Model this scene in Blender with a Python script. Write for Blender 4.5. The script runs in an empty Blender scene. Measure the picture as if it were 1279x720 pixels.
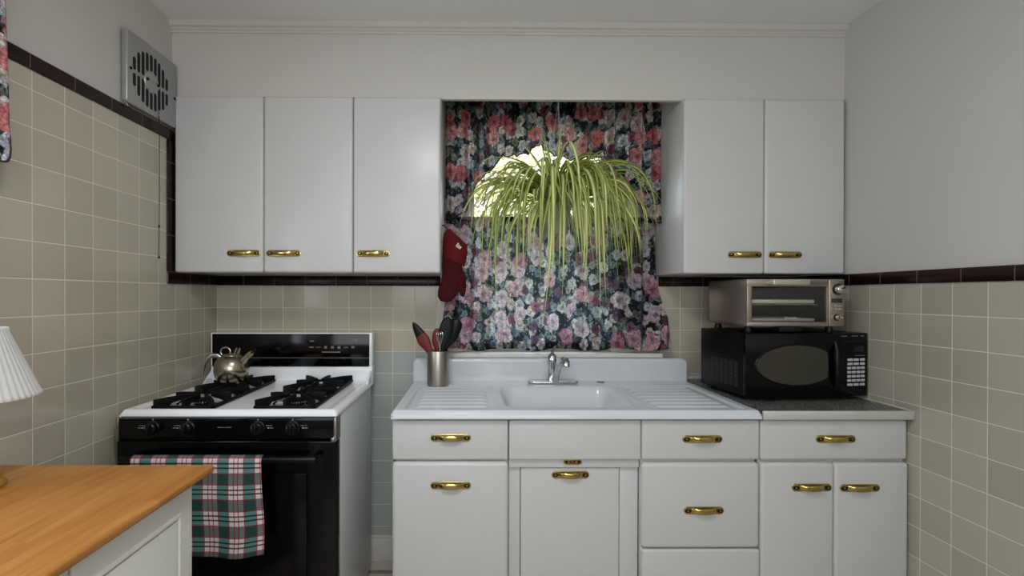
import bpy, bmesh, math, random
from mathutils import Vector, Matrix
random.seed(7)
PI = math.pi
COL = bpy.context.scene.collection
T = 0.1095            # wall tile pitch
ZT = 1.3724           # underside of the dark border
W = 2.873             # room width
CEIL = 2.492

# ------------------------------------------------------------------ materials
def rgb(r, g, b, f=1.0):
    """8-bit display colour scaled by f in linear light"""
    return tuple(min(1.0, f*(x/12.92 if x <= .04045 else ((x+.055)/1.055)**2.4)) for x in (r/255, g/255, b/255))+(1,)
def hexc(h):
    if not isinstance(h, str): return h
    c = [int(h[i:i+2], 16)/255 for i in (0, 2, 4)]
    return tuple((x/12.92 if x <= .04045 else ((x+.055)/1.055)**2.4) for x in c) + (1,)

class N:
    """small node-tree writer"""
    def __init__(s, name):
        s.m = bpy.data.materials.new(name); s.m.use_nodes = True
        s.t = s.m.node_tree; s.t.nodes.clear()
        s.out = s.t.nodes.new('ShaderNodeOutputMaterial')
    def n(s, typ, **kw):
        nd = s.t.nodes.new('ShaderNode'+typ)
        for k, v in kw.items(): setattr(nd, k, v)
        return nd
    def l(s, a, b): s.t.links.new(a, b)
    def put(s, sock, v):
        if isinstance(v, bpy.types.NodeSocket): s.l(v, sock)
        else: sock.default_value = v
    def math(s, op, a, b=0.0, c=0.0, clamp=False):
        nd = s.n('Math', operation=op, use_clamp=clamp)
        s.put(nd.inputs[0], a); s.put(nd.inputs[1], b); s.put(nd.inputs[2], c)
        return nd.outputs[0]
    def ss(s, v, a, b, lo=0.0, hi=1.0):
        nd = s.n('MapRange', interpolation_type='SMOOTHSTEP')
        s.put(nd.inputs[0], v); s.put(nd.inputs[1], a); s.put(nd.inputs[2], b)
        nd.inputs[3].default_value = lo; nd.inputs[4].default_value = hi
        return nd.outputs[0]
    def mix(s, f, a, b, mode='MIX'):
        nd = s.n('Mix', data_type='RGBA', blend_type=mode)
        s.put(nd.inputs[0], f); s.put(nd.inputs[6], a); s.put(nd.inputs[7], b)
        return nd.outputs[2]
    def comb(s, x, y, z=0.0):
        nd = s.n('CombineXYZ'); s.put(nd.inputs[0], x); s.put(nd.inputs[1], y); s.put(nd.inputs[2], z)
        return nd.outputs[0]
    def sep(s, v):
        nd = s.n('SeparateXYZ'); s.put(nd.inputs[0], v); return nd.outputs
    def noise(s, vec, scale, detail=2.0, rough=.5):
        nd = s.n('TexNoise'); s.put(nd.inputs['Vector'], vec)
        nd.inputs['Scale'].default_value = scale; nd.inputs['Detail'].default_value = detail
        nd.inputs['Roughness'].default_value = rough
        return nd.outputs[0]
    def obj(s): return s.n('TexCoord').outputs['Object']
    def uv(s): return s.n('TexCoord').outputs['UV']
    def bump(s, h, dist, strength=1.0, normal=None):
        nd = s.n('Bump'); nd.inputs['Strength'].default_value = strength
        nd.inputs['Distance'].default_value = dist; s.put(nd.inputs['Height'], h)
        if normal is not None: s.l(normal, nd.inputs['Normal'])
        return nd.outputs[0]
    def bsdf(s, color, rough=.5, metal=0.0, normal=None, spec=.5, **kw):
        p = s.n('BsdfPrincipled')
        s.put(p.inputs['Base Color'], color); s.put(p.inputs['Roughness'], rough)
        s.put(p.inputs['Metallic'], metal); s.put(p.inputs['Specular IOR Level'], spec)
        if normal is not None: s.l(normal, p.inputs['Normal'])
        for k, v in kw.items(): s.put(p.inputs[k.replace('_', ' ')], v)
        return p.outputs[0]
    def done(s, sh): s.l(sh, s.out.inputs['Surface']); return s.m

def plain(name, h, rough=.5, metal=0.0, spec=.5, wob=.04, scale=9.0, **kw):
    """one colour with a faint unevenness"""
    k = N(name); c = hexc(h) if isinstance(h, str) else h
    f = k.noise(k.obj(), scale, 3.0)
    c2 = tuple(max(0, x*(1-wob)) for x in c[:3])+(1,)
    c3 = tuple(min(1, x*(1+wob)) for x in c[:3])+(1,)
    col = k.mix(f, c2, c3)
    r = k.math('MULTIPLY_ADD', f, .08*rough, rough*.96)
    return k.done(k.bsdf(col, r, metal, None, spec, **kw))

def tile_mat(name, axis, sgn, u0, h, grout, rough=.17, low=None):
    k = N(name); o = k.sep(k.obj())
    u = k.math('MULTIPLY', k.math('SUBTRACT', o[axis], u0), sgn/T)
    v = k.math('MULTIPLY', k.math('SUBTRACT', o[2], ZT), 1/T)
    fu, fv = k.math('FRACT', u), k.math('FRACT', v)
    du = k.math('MINIMUM', fu, k.math('SUBTRACT', 1.0, fu))
    dv = k.math('MINIMUM', fv, k.math('SUBTRACT', 1.0, fv))
    d = k.math('MINIMUM', du, dv)
    g = k.ss(d, .009, .017)
    pil = k.ss(d, .008, .03)
    wn = k.n('TexWhiteNoise', noise_dimensions='2D')
    k.l(k.comb(k.math('FLOOR', u), k.math('FLOOR', v)), wn.inputs['Vector'])
    base = hexc(h)
    a = tuple(x*.91 for x in base[:3])+(1,); b = tuple(min(1, x*1.08) for x in base[:3])+(1,)
    col = k.mix(wn.outputs['Value'], a, b)
    if low:
        # replaced, cooler tiles low on the wall beside the range
        lo = k.math('MULTIPLY', k.math('LESS_THAN', o[2], ZT-3*T), k.math('LESS_THAN', o[axis], 1.1))
        c2 = hexc(low)
        col = k.mix(lo, col, k.mix(wn.outputs['Value'], tuple(x*.93 for x in c2[:3])+(1,), c2))
    soft = k.noise(k.obj(), 7.0, 3.0)
    col = k.mix(k.math('MULTIPLY', soft, .18), col, tuple(x*.8 for x in base[:3])+(1,))
    col = k.mix(g, hexc(grout), col)
    ro = k.math('MULTIPLY_ADD', g, rough-.7, .7)
    vm = k.n('VectorMath', operation='MULTIPLY_ADD')
    k.l(wn.outputs['Color'], vm.inputs[0]); vm.inputs[1].default_value = (.022,)*3; vm.inputs[2].default_value = (-.011,)*3
    va = k.n('VectorMath', operation='ADD')
    k.l(k.n('NewGeometry').outputs['Normal'], va.inputs[0]); k.l(vm.outputs[0], va.inputs[1])
    hh = k.math('MULTIPLY_ADD', soft, .12, pil)
    return k.done(k.bsdf(col, ro, 0, k.bump(hh, .0009, .7, va.outputs[0]), .5))

def border_mat(name, axis, u0, pitch=.153):
    k = N(name); o = k.sep(k.obj())
    fu = k.math('FRACT', k.math('MULTIPLY', k.math('SUBTRACT', o[axis], u0), 1/pitch))
    d = k.math('MINIMUM', fu, k.math('SUBTRACT', 1.0, fu))
    g = k.ss(d, .006, .013)
    f = k.noise(k.obj(), 40.0, 3.0)
    col = k.mix(f, rgb(24, 6, 8), rgb(36, 12, 14))
    col = k.mix(g, hexc('665a56'), col)
    return k.done(k.bsdf(col, k.math('MULTIPLY_ADD', g, -.46, .68), 0, k.bump(g, .002, .8), .22))

def paint(name, h, rough=.6):
    k = N(name); f = k.noise(k.obj(), 160.0, 4.0); g = k.noise(k.obj(), 1.3, 2.0)
    c = hexc(h)
    col = k.mix(g, tuple(x*.965 for x in c[:3])+(1,), tuple(min(1, x*1.03) for x in c[:3])+(1,))
    return k.done(k.bsdf(col, rough, 0, k.bump(f, .0012, .25), .35))

def enamel(name, h, rough=.28, bumpy=.12):
    k = N(name); c = hexc(h)
    f = k.noise(k.obj(), 14.0, 3.0); g = k.noise(k.obj(), 3.0, 2.0)
    col = k.mix(f, tuple(x*.975 for x in c[:3])+(1,), tuple(min(1, x*1.02) for x in c[:3])+(1,))
    return k.done(k.bsdf(col, rough, 0, k.bump(g, .01, bumpy), .5))

def brushed(name, h, rough=.3, axis=2, scale=220.0, bumpy=True):
    k = N(name); o = k.sep(k.obj()); sc = [1.0, 1.0, 1.0]; sc[axis] = .02
    v = k.comb(*[k.math('MULTIPLY', o[i], sc[i]) for i in range(3)])
    f = k.noise(v, scale, 4.0, .7); c = hexc(h)
    col = k.mix(f, tuple(x*.82 for x in c[:3])+(1,), tuple(min(1, x*1.1) for x in c[:3])+(1,))
    return k.done(k.bsdf(col, k.math('MULTIPLY_ADD', f, .16, rough-.06), 1.0, k.bump(f, .0004, .3) if bumpy else None))

def wood_mat():
    k = N('butcher block'); o = k.sep(k.obj())
    # staves run along y, joined across x
    st = k.math('MULTIPLY', o[0], 1/.047)
    wn = k.n('TexWhiteNoise', noise_dimensions='2D')
    yy = k.math('FLOOR', k.math('MULTIPLY_ADD', o[1], 1/.62, k.math('MULTIPLY', k.math('FLOOR', st), .37)))
    k.l(k.comb(k.math('FLOOR', st), yy), wn.inputs['Vector'])
    rnd = wn.outputs['Value']
    v = k.comb(k.math('MULTIPLY_ADD', o[0], 30.0, k.math('MULTIPLY', rnd, 40.0)), k.math('MULTIPLY', o[1], 2.2), k.math('MULTIPLY', o[2], 30.0))
    g = k.ss(k.noise(v, 1.6, 5.0, .6), .25, .75)
    fine = k.noise(k.comb(k.math('MULTIPLY', o[0], 300.0), k.math('MULTIPLY', o[1], 8.0), o[2]), 1.0, 3.0)
    col = k.mix(g, rgb(146, 92, 34), rgb(190, 136, 68))
    col = k.mix(k.math('MULTIPLY', rnd, .5), col, rgb(168, 106, 42))
    col = k.mix(k.math('MULTIPLY', fine, .25), col, hexc('7c4a18'))
    return k.done(k.bsdf(col, .42, 0, k.bump(fine, .0004, .3), .4))

def granite_mat():
    k = N('speckled laminate')
    vo = k.n('TexVoronoi'); vo.inputs['Scale'].default_value = 240.0; k.l(k.obj(), vo.inputs['Vector'])
    r = k.sep(vo.outputs['Color'])
    f = k.noise(k.obj(), 130.0, 3.0)
    a = k.mix(k.ss(r[0], .35, .75), hexc('1d1d1e'), hexc('787774'))
    a = k.mix(k.ss(r[1], .82, .9), a, hexc('b4b2ae'))
    a = k.mix(k.ss(f, .5, .7), a, hexc('222223'))
    return k.done(k.bsdf(a, .35))

def floor_mat():
    k = N('floor tiles'); o = k.sep(k.obj()); P = .305
    u, v = k.math('MULTIPLY', o[0], 1/P), k.math('MULTIPLY_ADD', o[1], 1/P, .35)
    fu, fv = k.math('FRACT', u), k.math('FRACT', v)
    d = k.math('MINIMUM', k.math('MINIMUM', fu, k.math('SUBTRACT', 1.0, fu)), k.math('MINIMUM', fv, k.math('SUBTRACT', 1.0, fv)))
    g = k.ss(d, .04, .06); f = k.noise(k.obj(), 25.0, 4.0)
    col = k.mix(f, hexc('b7ada0'), hexc('cfc8be'))
    return k.done(k.bsdf(k.mix(g, hexc('857a6c'), col), .35))

def floral_mat(name, backlit=False):
    """printed cotton: roses, white blossoms, teal leaves on near-black, in cloth coordinates (metres)"""
    k = N(name); uv = k.uv()
    nz = k.n('TexNoise'); nz.inputs['Scale'].default_value = 38.0; nz.inputs['Detail'].default_value = 3.0; k.l(uv, nz.inputs['Vector'])
    ws = k.n('VectorMath', operation='MULTIPLY_ADD'); k.l(nz.outputs['Color'], ws.inputs[0])
    ws.inputs[1].default_value = (.016,)*3; k.l(uv, ws.inputs[2])
    P = ws.outputs[0]
    def flowers(scale, off, size, petals, rings, thr, jitter=.75):
        ad = k.n('VectorMath', operation='ADD'); k.l(P, ad.inputs[0]); ad.inputs[1].default_value = (off, off*.7, 0)
        vo = k.n('TexVoronoi', voronoi_dimensions='2D'); vo.inputs['Scale'].default_value = scale
        vo.inputs['Randomness'].default_value = jitter
        k.l(ad.outputs[0], vo.inputs['Vector'])
        sc = k.n('VectorMath', operation='SCALE'); k.l(ad.outputs[0], sc.inputs[0]); sc.inputs['Scale'].default_value = 1.0
        df = k.n('VectorMath', operation='SUBTRACT'); k.l(sc.outputs[0], df.inputs[0]); k.l(vo.outputs['Position'], df.inputs[1])
        q = k.sep(df.outputs[0])
        r = k.math('MULTIPLY', k.math('SQRT', k.math('ADD', k.math('MULTIPLY', q[0], q[0]), k.math('MULTIPLY', q[1], q[1]))), scale)
        th = k.math('ARCTAN2', q[1], q[0])
        rc = k.sep(vo.outputs['Color'])
        ang = k.math('MULTIPLY_ADD', th, petals, k.math('MULTIPLY', rc[1], 6.3))
        edge = k.math('MULTIPLY_ADD', k.math('SINE', ang), size*.17, size)
        m = k.math('MULTIPLY', k.ss(k.math('SUBTRACT', r, edge), -.035, .02, 1.0, 0.0), k.math('GREATER_THAN', rc[0], thr))
        sh = k.math('SINE', k.math('ADD', k.math('MULTIPLY', r, rings), ang))
        sh = k.math('MULTIPLY_ADD', sh, .5, .5)
        return m, sh, r, rc
    # ground: near-black with grey-green foliage
    def leafy(scale, off):
        ad = k.n('VectorMath', operation='ADD'); k.l(P, ad.inputs[0]); ad.inputs[1].default_value = (off, off, 0)
        vo = k.n('TexVoronoi', voronoi_dimensions='2D', feature='F1', distance='MANHATTAN'); vo.inputs['Scale'].default_value = scale
        k.l(ad.outputs[0], vo.inputs['Vector']); return vo.outputs['Distance'], k.sep(vo.outputs['Color'])
    d1, c1 = leafy(30.0, .3); d2, c2 = leafy(58.0, 1.7)
    col = k.mix(k.noise(P, 60.0), rgb(12, 12, 14), rgb(30, 31, 36))
    lf = k.mix(c1[1], rgb(38, 52, 50), rgb(104, 122, 116))
    lf = k.mix(k.math('GREATER_THAN', c1[2], .6), lf, rgb(58, 64, 54))
    col = k.mix(k.math('MULTIPLY', k.ss(d1, .62, .40), k.math('GREATER_THAN', c1[0], .40)), col, lf)
    col = k.mix(k.math('MULTIPLY', k.ss(d2, .5, .3), k.math('GREATER_THAN', c2[0], .55)), col, k.mix(c2[1], rgb(34, 44, 48), rgb(128, 142, 142)))
    def bloom(col, scale, off, size, thr, wob, pscale, pal, jitter=.8):
        """ragged blooms: petals from a finer cell pattern, darker heart, several dye colours"""
        ad = k.n('VectorMath', operation='ADD'); k.l(uv, ad.inputs[0]); ad.inputs[1].default_value = (off, off*.7, 0)
        wz = k.n('TexNoise'); wz.inputs['Scale'].default_value = scale*3.2; wz.inputs['Detail'].default_value = 2.0; k.l(ad.outputs[0], wz.inputs['Vector'])
        wv = k.n('VectorMath', operation='MULTIPLY_ADD'); k.l(wz.outputs['Color'], wv.inputs[0]); wv.inputs[1].default_value = (wob/scale,)*3; k.l(ad.outputs[0], wv.inputs[2])
        vo = k.n('TexVoronoi', voronoi_dimensions='2D'); vo.inputs['Scale'].default_value = scale; vo.inputs['Randomness'].default_value = jitter
        k.l(wv.outputs[0], vo.inputs['Vector']); rc = k.sep(vo.outputs['Color']); r = vo.outputs['Distance']
        pv = k.n('TexVoronoi', voronoi_dimensions='2D', feature='DISTANCE_TO_EDGE'); pv.inputs['Scale'].default_value = pscale; k.l(wv.outputs[0], pv.inputs['Vector'])
        pc = k.n('TexVoronoi', voronoi_dimensions='2D'); pc.inputs['Scale'].default_value = pscale; k.l(wv.outputs[0], pc.inputs['Vector'])
        lit = k.math('MULTIPLY', k.ss(pv.outputs['Distance'], .0, .16, .35, 1.0), k.math('MULTIPLY_ADD', k.sep(pc.outputs['Color'])[0], .55, .45))
        m = k.math('MULTIPLY', k.ss(r, size-.05, size+.02, 1.0, 0.0), k.math('GREATER_THAN', rc[0], thr))
        c = None
        for i, (dk, lt) in enumerate(pal):
            q = k.mix(lit, hexc(dk), hexc(lt))
            c = q if c is None else k.mix(k.math('GREATER_THAN', rc[2], i/len(pal)), c, q)
        c = k.mix(k.ss(r, size*.5, size*.08), c, k.mix(.7, c, hexc('2a0d18')))
        return k.mix(m, col, c)
    def pal(*q): return [(rgb(*a), rgb(*b)) for a, b in q]
    col = bloom(col, 22.0, .33, .43, .42, .65, 64.0, pal(((32, 50, 50), (150, 176, 174)), ((30, 42, 52), (130, 156, 168)), ((54, 56, 44), (166, 166, 146))))
    col = bloom(col, 15.5, .13, .43, .36, .60, 52.0, pal(((112, 112, 112), (240, 238, 232)), ((108, 114, 126), (226, 230, 238)), ((120, 106, 106), (242, 230, 222))))
    col = bloom(col, 14.0, .77, .38, .66, .60, 52.0, pal(((46, 18, 32), (146, 80, 104)), ((66, 32, 48), (168, 104, 122)), ((40, 26, 38), (116, 82, 100))))
    if backlit:  # paler mauve roses: glow of the window behind painted into the print
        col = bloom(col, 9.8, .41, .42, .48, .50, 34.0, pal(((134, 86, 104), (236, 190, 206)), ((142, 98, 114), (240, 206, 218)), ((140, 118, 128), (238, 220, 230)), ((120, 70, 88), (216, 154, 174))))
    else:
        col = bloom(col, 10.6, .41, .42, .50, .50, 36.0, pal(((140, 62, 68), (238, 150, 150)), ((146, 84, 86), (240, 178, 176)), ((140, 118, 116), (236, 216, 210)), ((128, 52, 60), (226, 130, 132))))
    dap = k.noise(uv, 110.0, 3.0, .7)
    col = k.mix(k.ss(dap, .62, .42, 0.0, .55), col, k.mix(.75, col, rgb(14, 12, 16)))
    weave = k.noise(uv, 900.0, 1.0)
    p = k.bsdf(col, .85, 0, k.bump(weave, .0004, .3), .2)
    tr = k.n('BsdfTranslucent')
    gm = k.n('Gamma'); k.l(col, gm.inputs[0]); gm.inputs[1].default_value = .72
    k.l(k.mix(.12, gm.outputs[0], rgb(150, 172, 206)), tr.inputs[0])  # bluish daylight tint painted into the transmitted colour
    ms = k.n('MixShader'); ms.inputs[0].default_value = .36 if backlit else .22
    k.l(p, ms.inputs[1]); k.l(tr.outputs[0], ms.inputs[2])
    return k.done(ms.outputs[0])

def plaid_mat():
    k = N('plaid towel cloth'); o = k.sep(k.uv()); P = .0865
    def threads(c, off):
        f = k.math('FRACT', k.math('MULTIPLY_ADD', c, 1/P, off))
        def band(a, b): return k.math('MULTIPLY', k.math('GREATER_THAN', f, a), k.math('LESS_THAN', f, b))
        col = k.mix(band(0, .40), hexc('d5d0cc'), rgb(34, 84, 77))
        col = k.mix(k.math('ADD', band(.395, .425), band(.97, 1.0)), col, hexc('a8213c'))
        col = k.mix(k.math('ADD', band(.60, .635), band(.76, .795)), col, hexc('a8213c'))
        return col
    def threads2(c, off):
        f = k.math('FRACT', k.math('MULTIPLY_ADD', c, 1/P, off))
        def band(a, b): return k.math('MULTIPLY', k.math('GREATER_THAN', f, a), k.math('LESS_THAN', f, b))
        col = k.mix(band(0, .42), hexc('d5d0cc'), rgb(50, 62, 60))
        col = k.mix(k.math('ADD', band(.41, .44), band(.97, 1.0)), col, hexc('a8213c'))
        col = k.mix(k.math('ADD', band(.58, .64), band(.75, .81)), col, hexc('2c1a22'))
        return col
    a, b = threads(o[0], .1), threads2(o[1], .28)
    gm = k.n('Gamma'); k.l(k.mix(1.0, a, b, 'MULTIPLY'), gm.inputs[0]); gm.inputs[1].default_value = .5
    col = gm.outputs[0]
    def reds(c, off, bands):
        f = k.math('FRACT', k.math('MULTIPLY_ADD', c, 1/P, off)); m = None
        for p, q in bands:
            n = k.math('MULTIPLY', k.math('GREATER_THAN', f, p), k.math('LESS_THAN', f, q)); m = n if m is None else k.math('ADD', m, n)
        return m
    rm = k.math('MAXIMUM', reds(o[0], .1, ((.395, .425), (.97, 1.0), (.60, .635), (.76, .795))), reds(o[1], .28, ((.41, .44), (.97, 1.0))))
    col = k.mix(k.math('MULTIPLY', rm, .55), col, hexc('a01535'))
    tw = k.math('FRACT', k.math('MULTIPLY', k.math('ADD', o[0], o[1]), 500.0))
    return k.done(k.bsdf(col, .9, 0, k.bump(tw, .0004, .4), .15))

def leaf_mat():
    k = N('variegated leaf'); o = k.sep(k.uv())
    d = k.math('ABSOLUTE', k.math('SUBTRACT', o[0], .5))
    m = k.ss(d, .16, .24)
    rnd = o[1]
    gr = k.mix(rnd, rgb(104, 132, 52), rgb(164, 184, 82))
    st = k.mix(rnd, rgb(216, 216, 132), rgb(243, 240, 196))
    col = k.mix(m, st, gr)
    p = k.bsdf(col, .4, 0, None, .4); tr = k.n('BsdfTranslucent'); k.l(k.mix(.2, col, hexc('d8e060')), tr.inputs[0])
    ms = k.n('MixShader'); ms.inputs[0].default_value = .35; k.l(p, ms.inputs[1]); k.l(tr.outputs[0], ms.inputs[2])
    return k.done(ms.outputs[0])

def glass_mat(name, tint='ffffff', refl=.08, clear=.92):
    k = N(name); tr = k.n('BsdfTransparent')
    c = hexc(tint); tr.inputs[0].default_value = tuple(x*clear for x in c[:3])+(1,)
    g = k.n('BsdfGlossy'); g.inputs['Roughness'].default_value = .03
    ms = k.n('MixShader'); ms.inputs[0].default_value = refl
    k.l(tr.outputs[0], ms.inputs[1]); k.l(g.outputs[0], ms.inputs[2])
    return k.done(ms.outputs[0])

def quilt_mat():
    k = N('quilted red cotton'); o = k.sep(k.obj())
    w = k.math('SINE', k.math('MULTIPLY', k.math('MULTIPLY_ADD', o[0], -.55, o[2]), 2*PI/.0125))
    f = k.noise(k.obj(), 90.0, 2.0)
    c = k.mix(k.ss(w, -1.0, .2), hexc('2c060a'), hexc('4e0d13'))
    c = k.mix(k.math('MULTIPLY', f, .3), c, hexc('200407'))
    return k.done(k.bsdf(c, .85, 0, k.bump(w, .002, .6), .2))

def shade_mat():
    k = N('pleated lampshade cloth'); p = k.bsdf(rgb(204, 205, 203, 1.08), .8, 0, None, .2)
    tr = k.n('BsdfTranslucent'); tr.inputs[0].default_value = hexc('e8e6e0')
    ms = k.n('MixShader'); ms.inputs[0].default_value = .25; k.l(p, ms.inputs[1]); k.l(tr.outputs[0], ms.inputs[2])
    return k.done(ms.outputs[0])

M = {}
M['paint'] = paint('wall paint', 'c4c2bd'); M['ceiling'] = paint('ceiling paint', rgb(210, 211, 212, 1.2), .7)
M['tile_left'] = tile_mat('tile left', 1, -1.0, 0.0, rgb(172, 167, 150, 1.1), 'dad5c9')
M['tile_back'] = tile_mat('tile back', 0, 1.0, 0.0, rgb(172, 167, 150, 1.15), 'dad5c9', low=rgb(152, 160, 156, 1.3))
M['tile_back_right'] = tile_mat('tile back right', 0, 1.0, .019, rgb(172, 167, 150, 1.15), 'dad5c9')
M['tile_right'] = tile_mat('tile right', 1, -1.0, -.0452, rgb(165, 162, 147, 1.08), 'd6d2c6')
M['border_y'] = border_mat('dark border tile along side walls', 1, -.387)
M['border_x'] = border_mat('dark border tile along back wall', 0, .135)
M['border_z'] = border_mat('dark border tile upright', 2, ZT+.05)
M['trim'] = enamel('trim paint', 'd0cfca', .4)
M['cab'] = enamel('white cabinet enamel', rgb(204, 204, 204, .94), .32)
M['cab_dark'] = plain('cabinet recess', '8c8b88', .6)
M['porcelain'] = enamel('white porcelain', rgb(198, 202, 206, 1.08), .12, .05)
M['stove_white'] = enamel('range enamel', rgb(241, 243, 245), .18, .05)
M['stove_side'] = enamel('range side', 'd6dad9', .3)
M['black'] = plain('black glass', '030304', .12, spec=.28)
M['black_plastic'] = plain('black plastic', '070708', .34, spec=.3)
M['black_matte'] = plain('black cast iron', '050506', .6, spec=.2)
M['mark'] = plain('white print', 'b9b9b9', .6)
M['mark_dim'] = plain('grey print', '6f7072', .6)
M['mark_red'] = plain('red print', '8a3a3a', .6)
M['brass'] = plain('polished brass', 'b7a566', .2, 1.0, scale=60)
M['brass_dark'] = plain('aged brass recess', '2a200c', .4, .6)
M['chrome'] = plain('chrome', 'd0d2d5', .1, 1.0)
M['steel'] = brushed('brushed steel', 'a9a49c', .3)
M['kettle'] = brushed('brushed kettle steel', rgb(172, 164, 146), .22, bumpy=False)
M['toaster'] = brushed('brushed toaster steel', rgb(180, 168, 158), .36, 0)
M['alu'] = plain('aluminium edging', 'cfcfcc', .35, .35)
M['fan'] = plain('grey painted metal', 'a4a5a6', .35, .5)
M['wood'] = wood_mat(); M['granite'] = granite_mat(); M['floor'] = floor_mat()
M['floral'] = floral_mat('floral cotton'); M['floral_backlit'] = floral_mat('backlit floral cotton', True); M['plaid'] = plaid_mat(); M['leaf'] = leaf_mat()  # lower-tier copy of the floral print has window backlight painted in
M['glass'] = glass_mat('window glass'); M['oven_glass'] = glass_mat('oven door glass', 'ffffff', .04, .85)
M['quilt'] = quilt_mat(); M['red'] = plain('red cotton', rgb(84, 10, 16), .8, spec=.2); M['red_silicone'] = plain('red silicone', '6c0d15', .4)
M['shade'] = shade_mat(); M['ceramic'] = plain('cream glass', 'd8d3c4', .3); M['gold'] = plain('gold leaf wood', 'b98d2c', .35, .5)
M['pot'] = plain('pale grey plastic', '9fa39c', .45); M['soil'] = plain('potting soil', '2a1d12', .95)
M['hem'] = plain('dark red binding', '33131a', .8)
M['cord'] = plain('dark cord', '1c1a18', .7); M['wire'] = plain('thin nylon line', '8f9490', .3)
M['bark'] = plain('bark', '5a4a3a', .9); M['foliage'] = plain('yellow green leaves', rgb(232, 224, 160, .55), .6, wob=.5, scale=3)
M['grass'] = plain('lawn', '7f8a45', .9, wob=.3); M['dark'] = plain('dark hollow', '0a0a0a', .8)
M['gem'] = plain('red enamel', '7a1420', .15)

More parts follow.
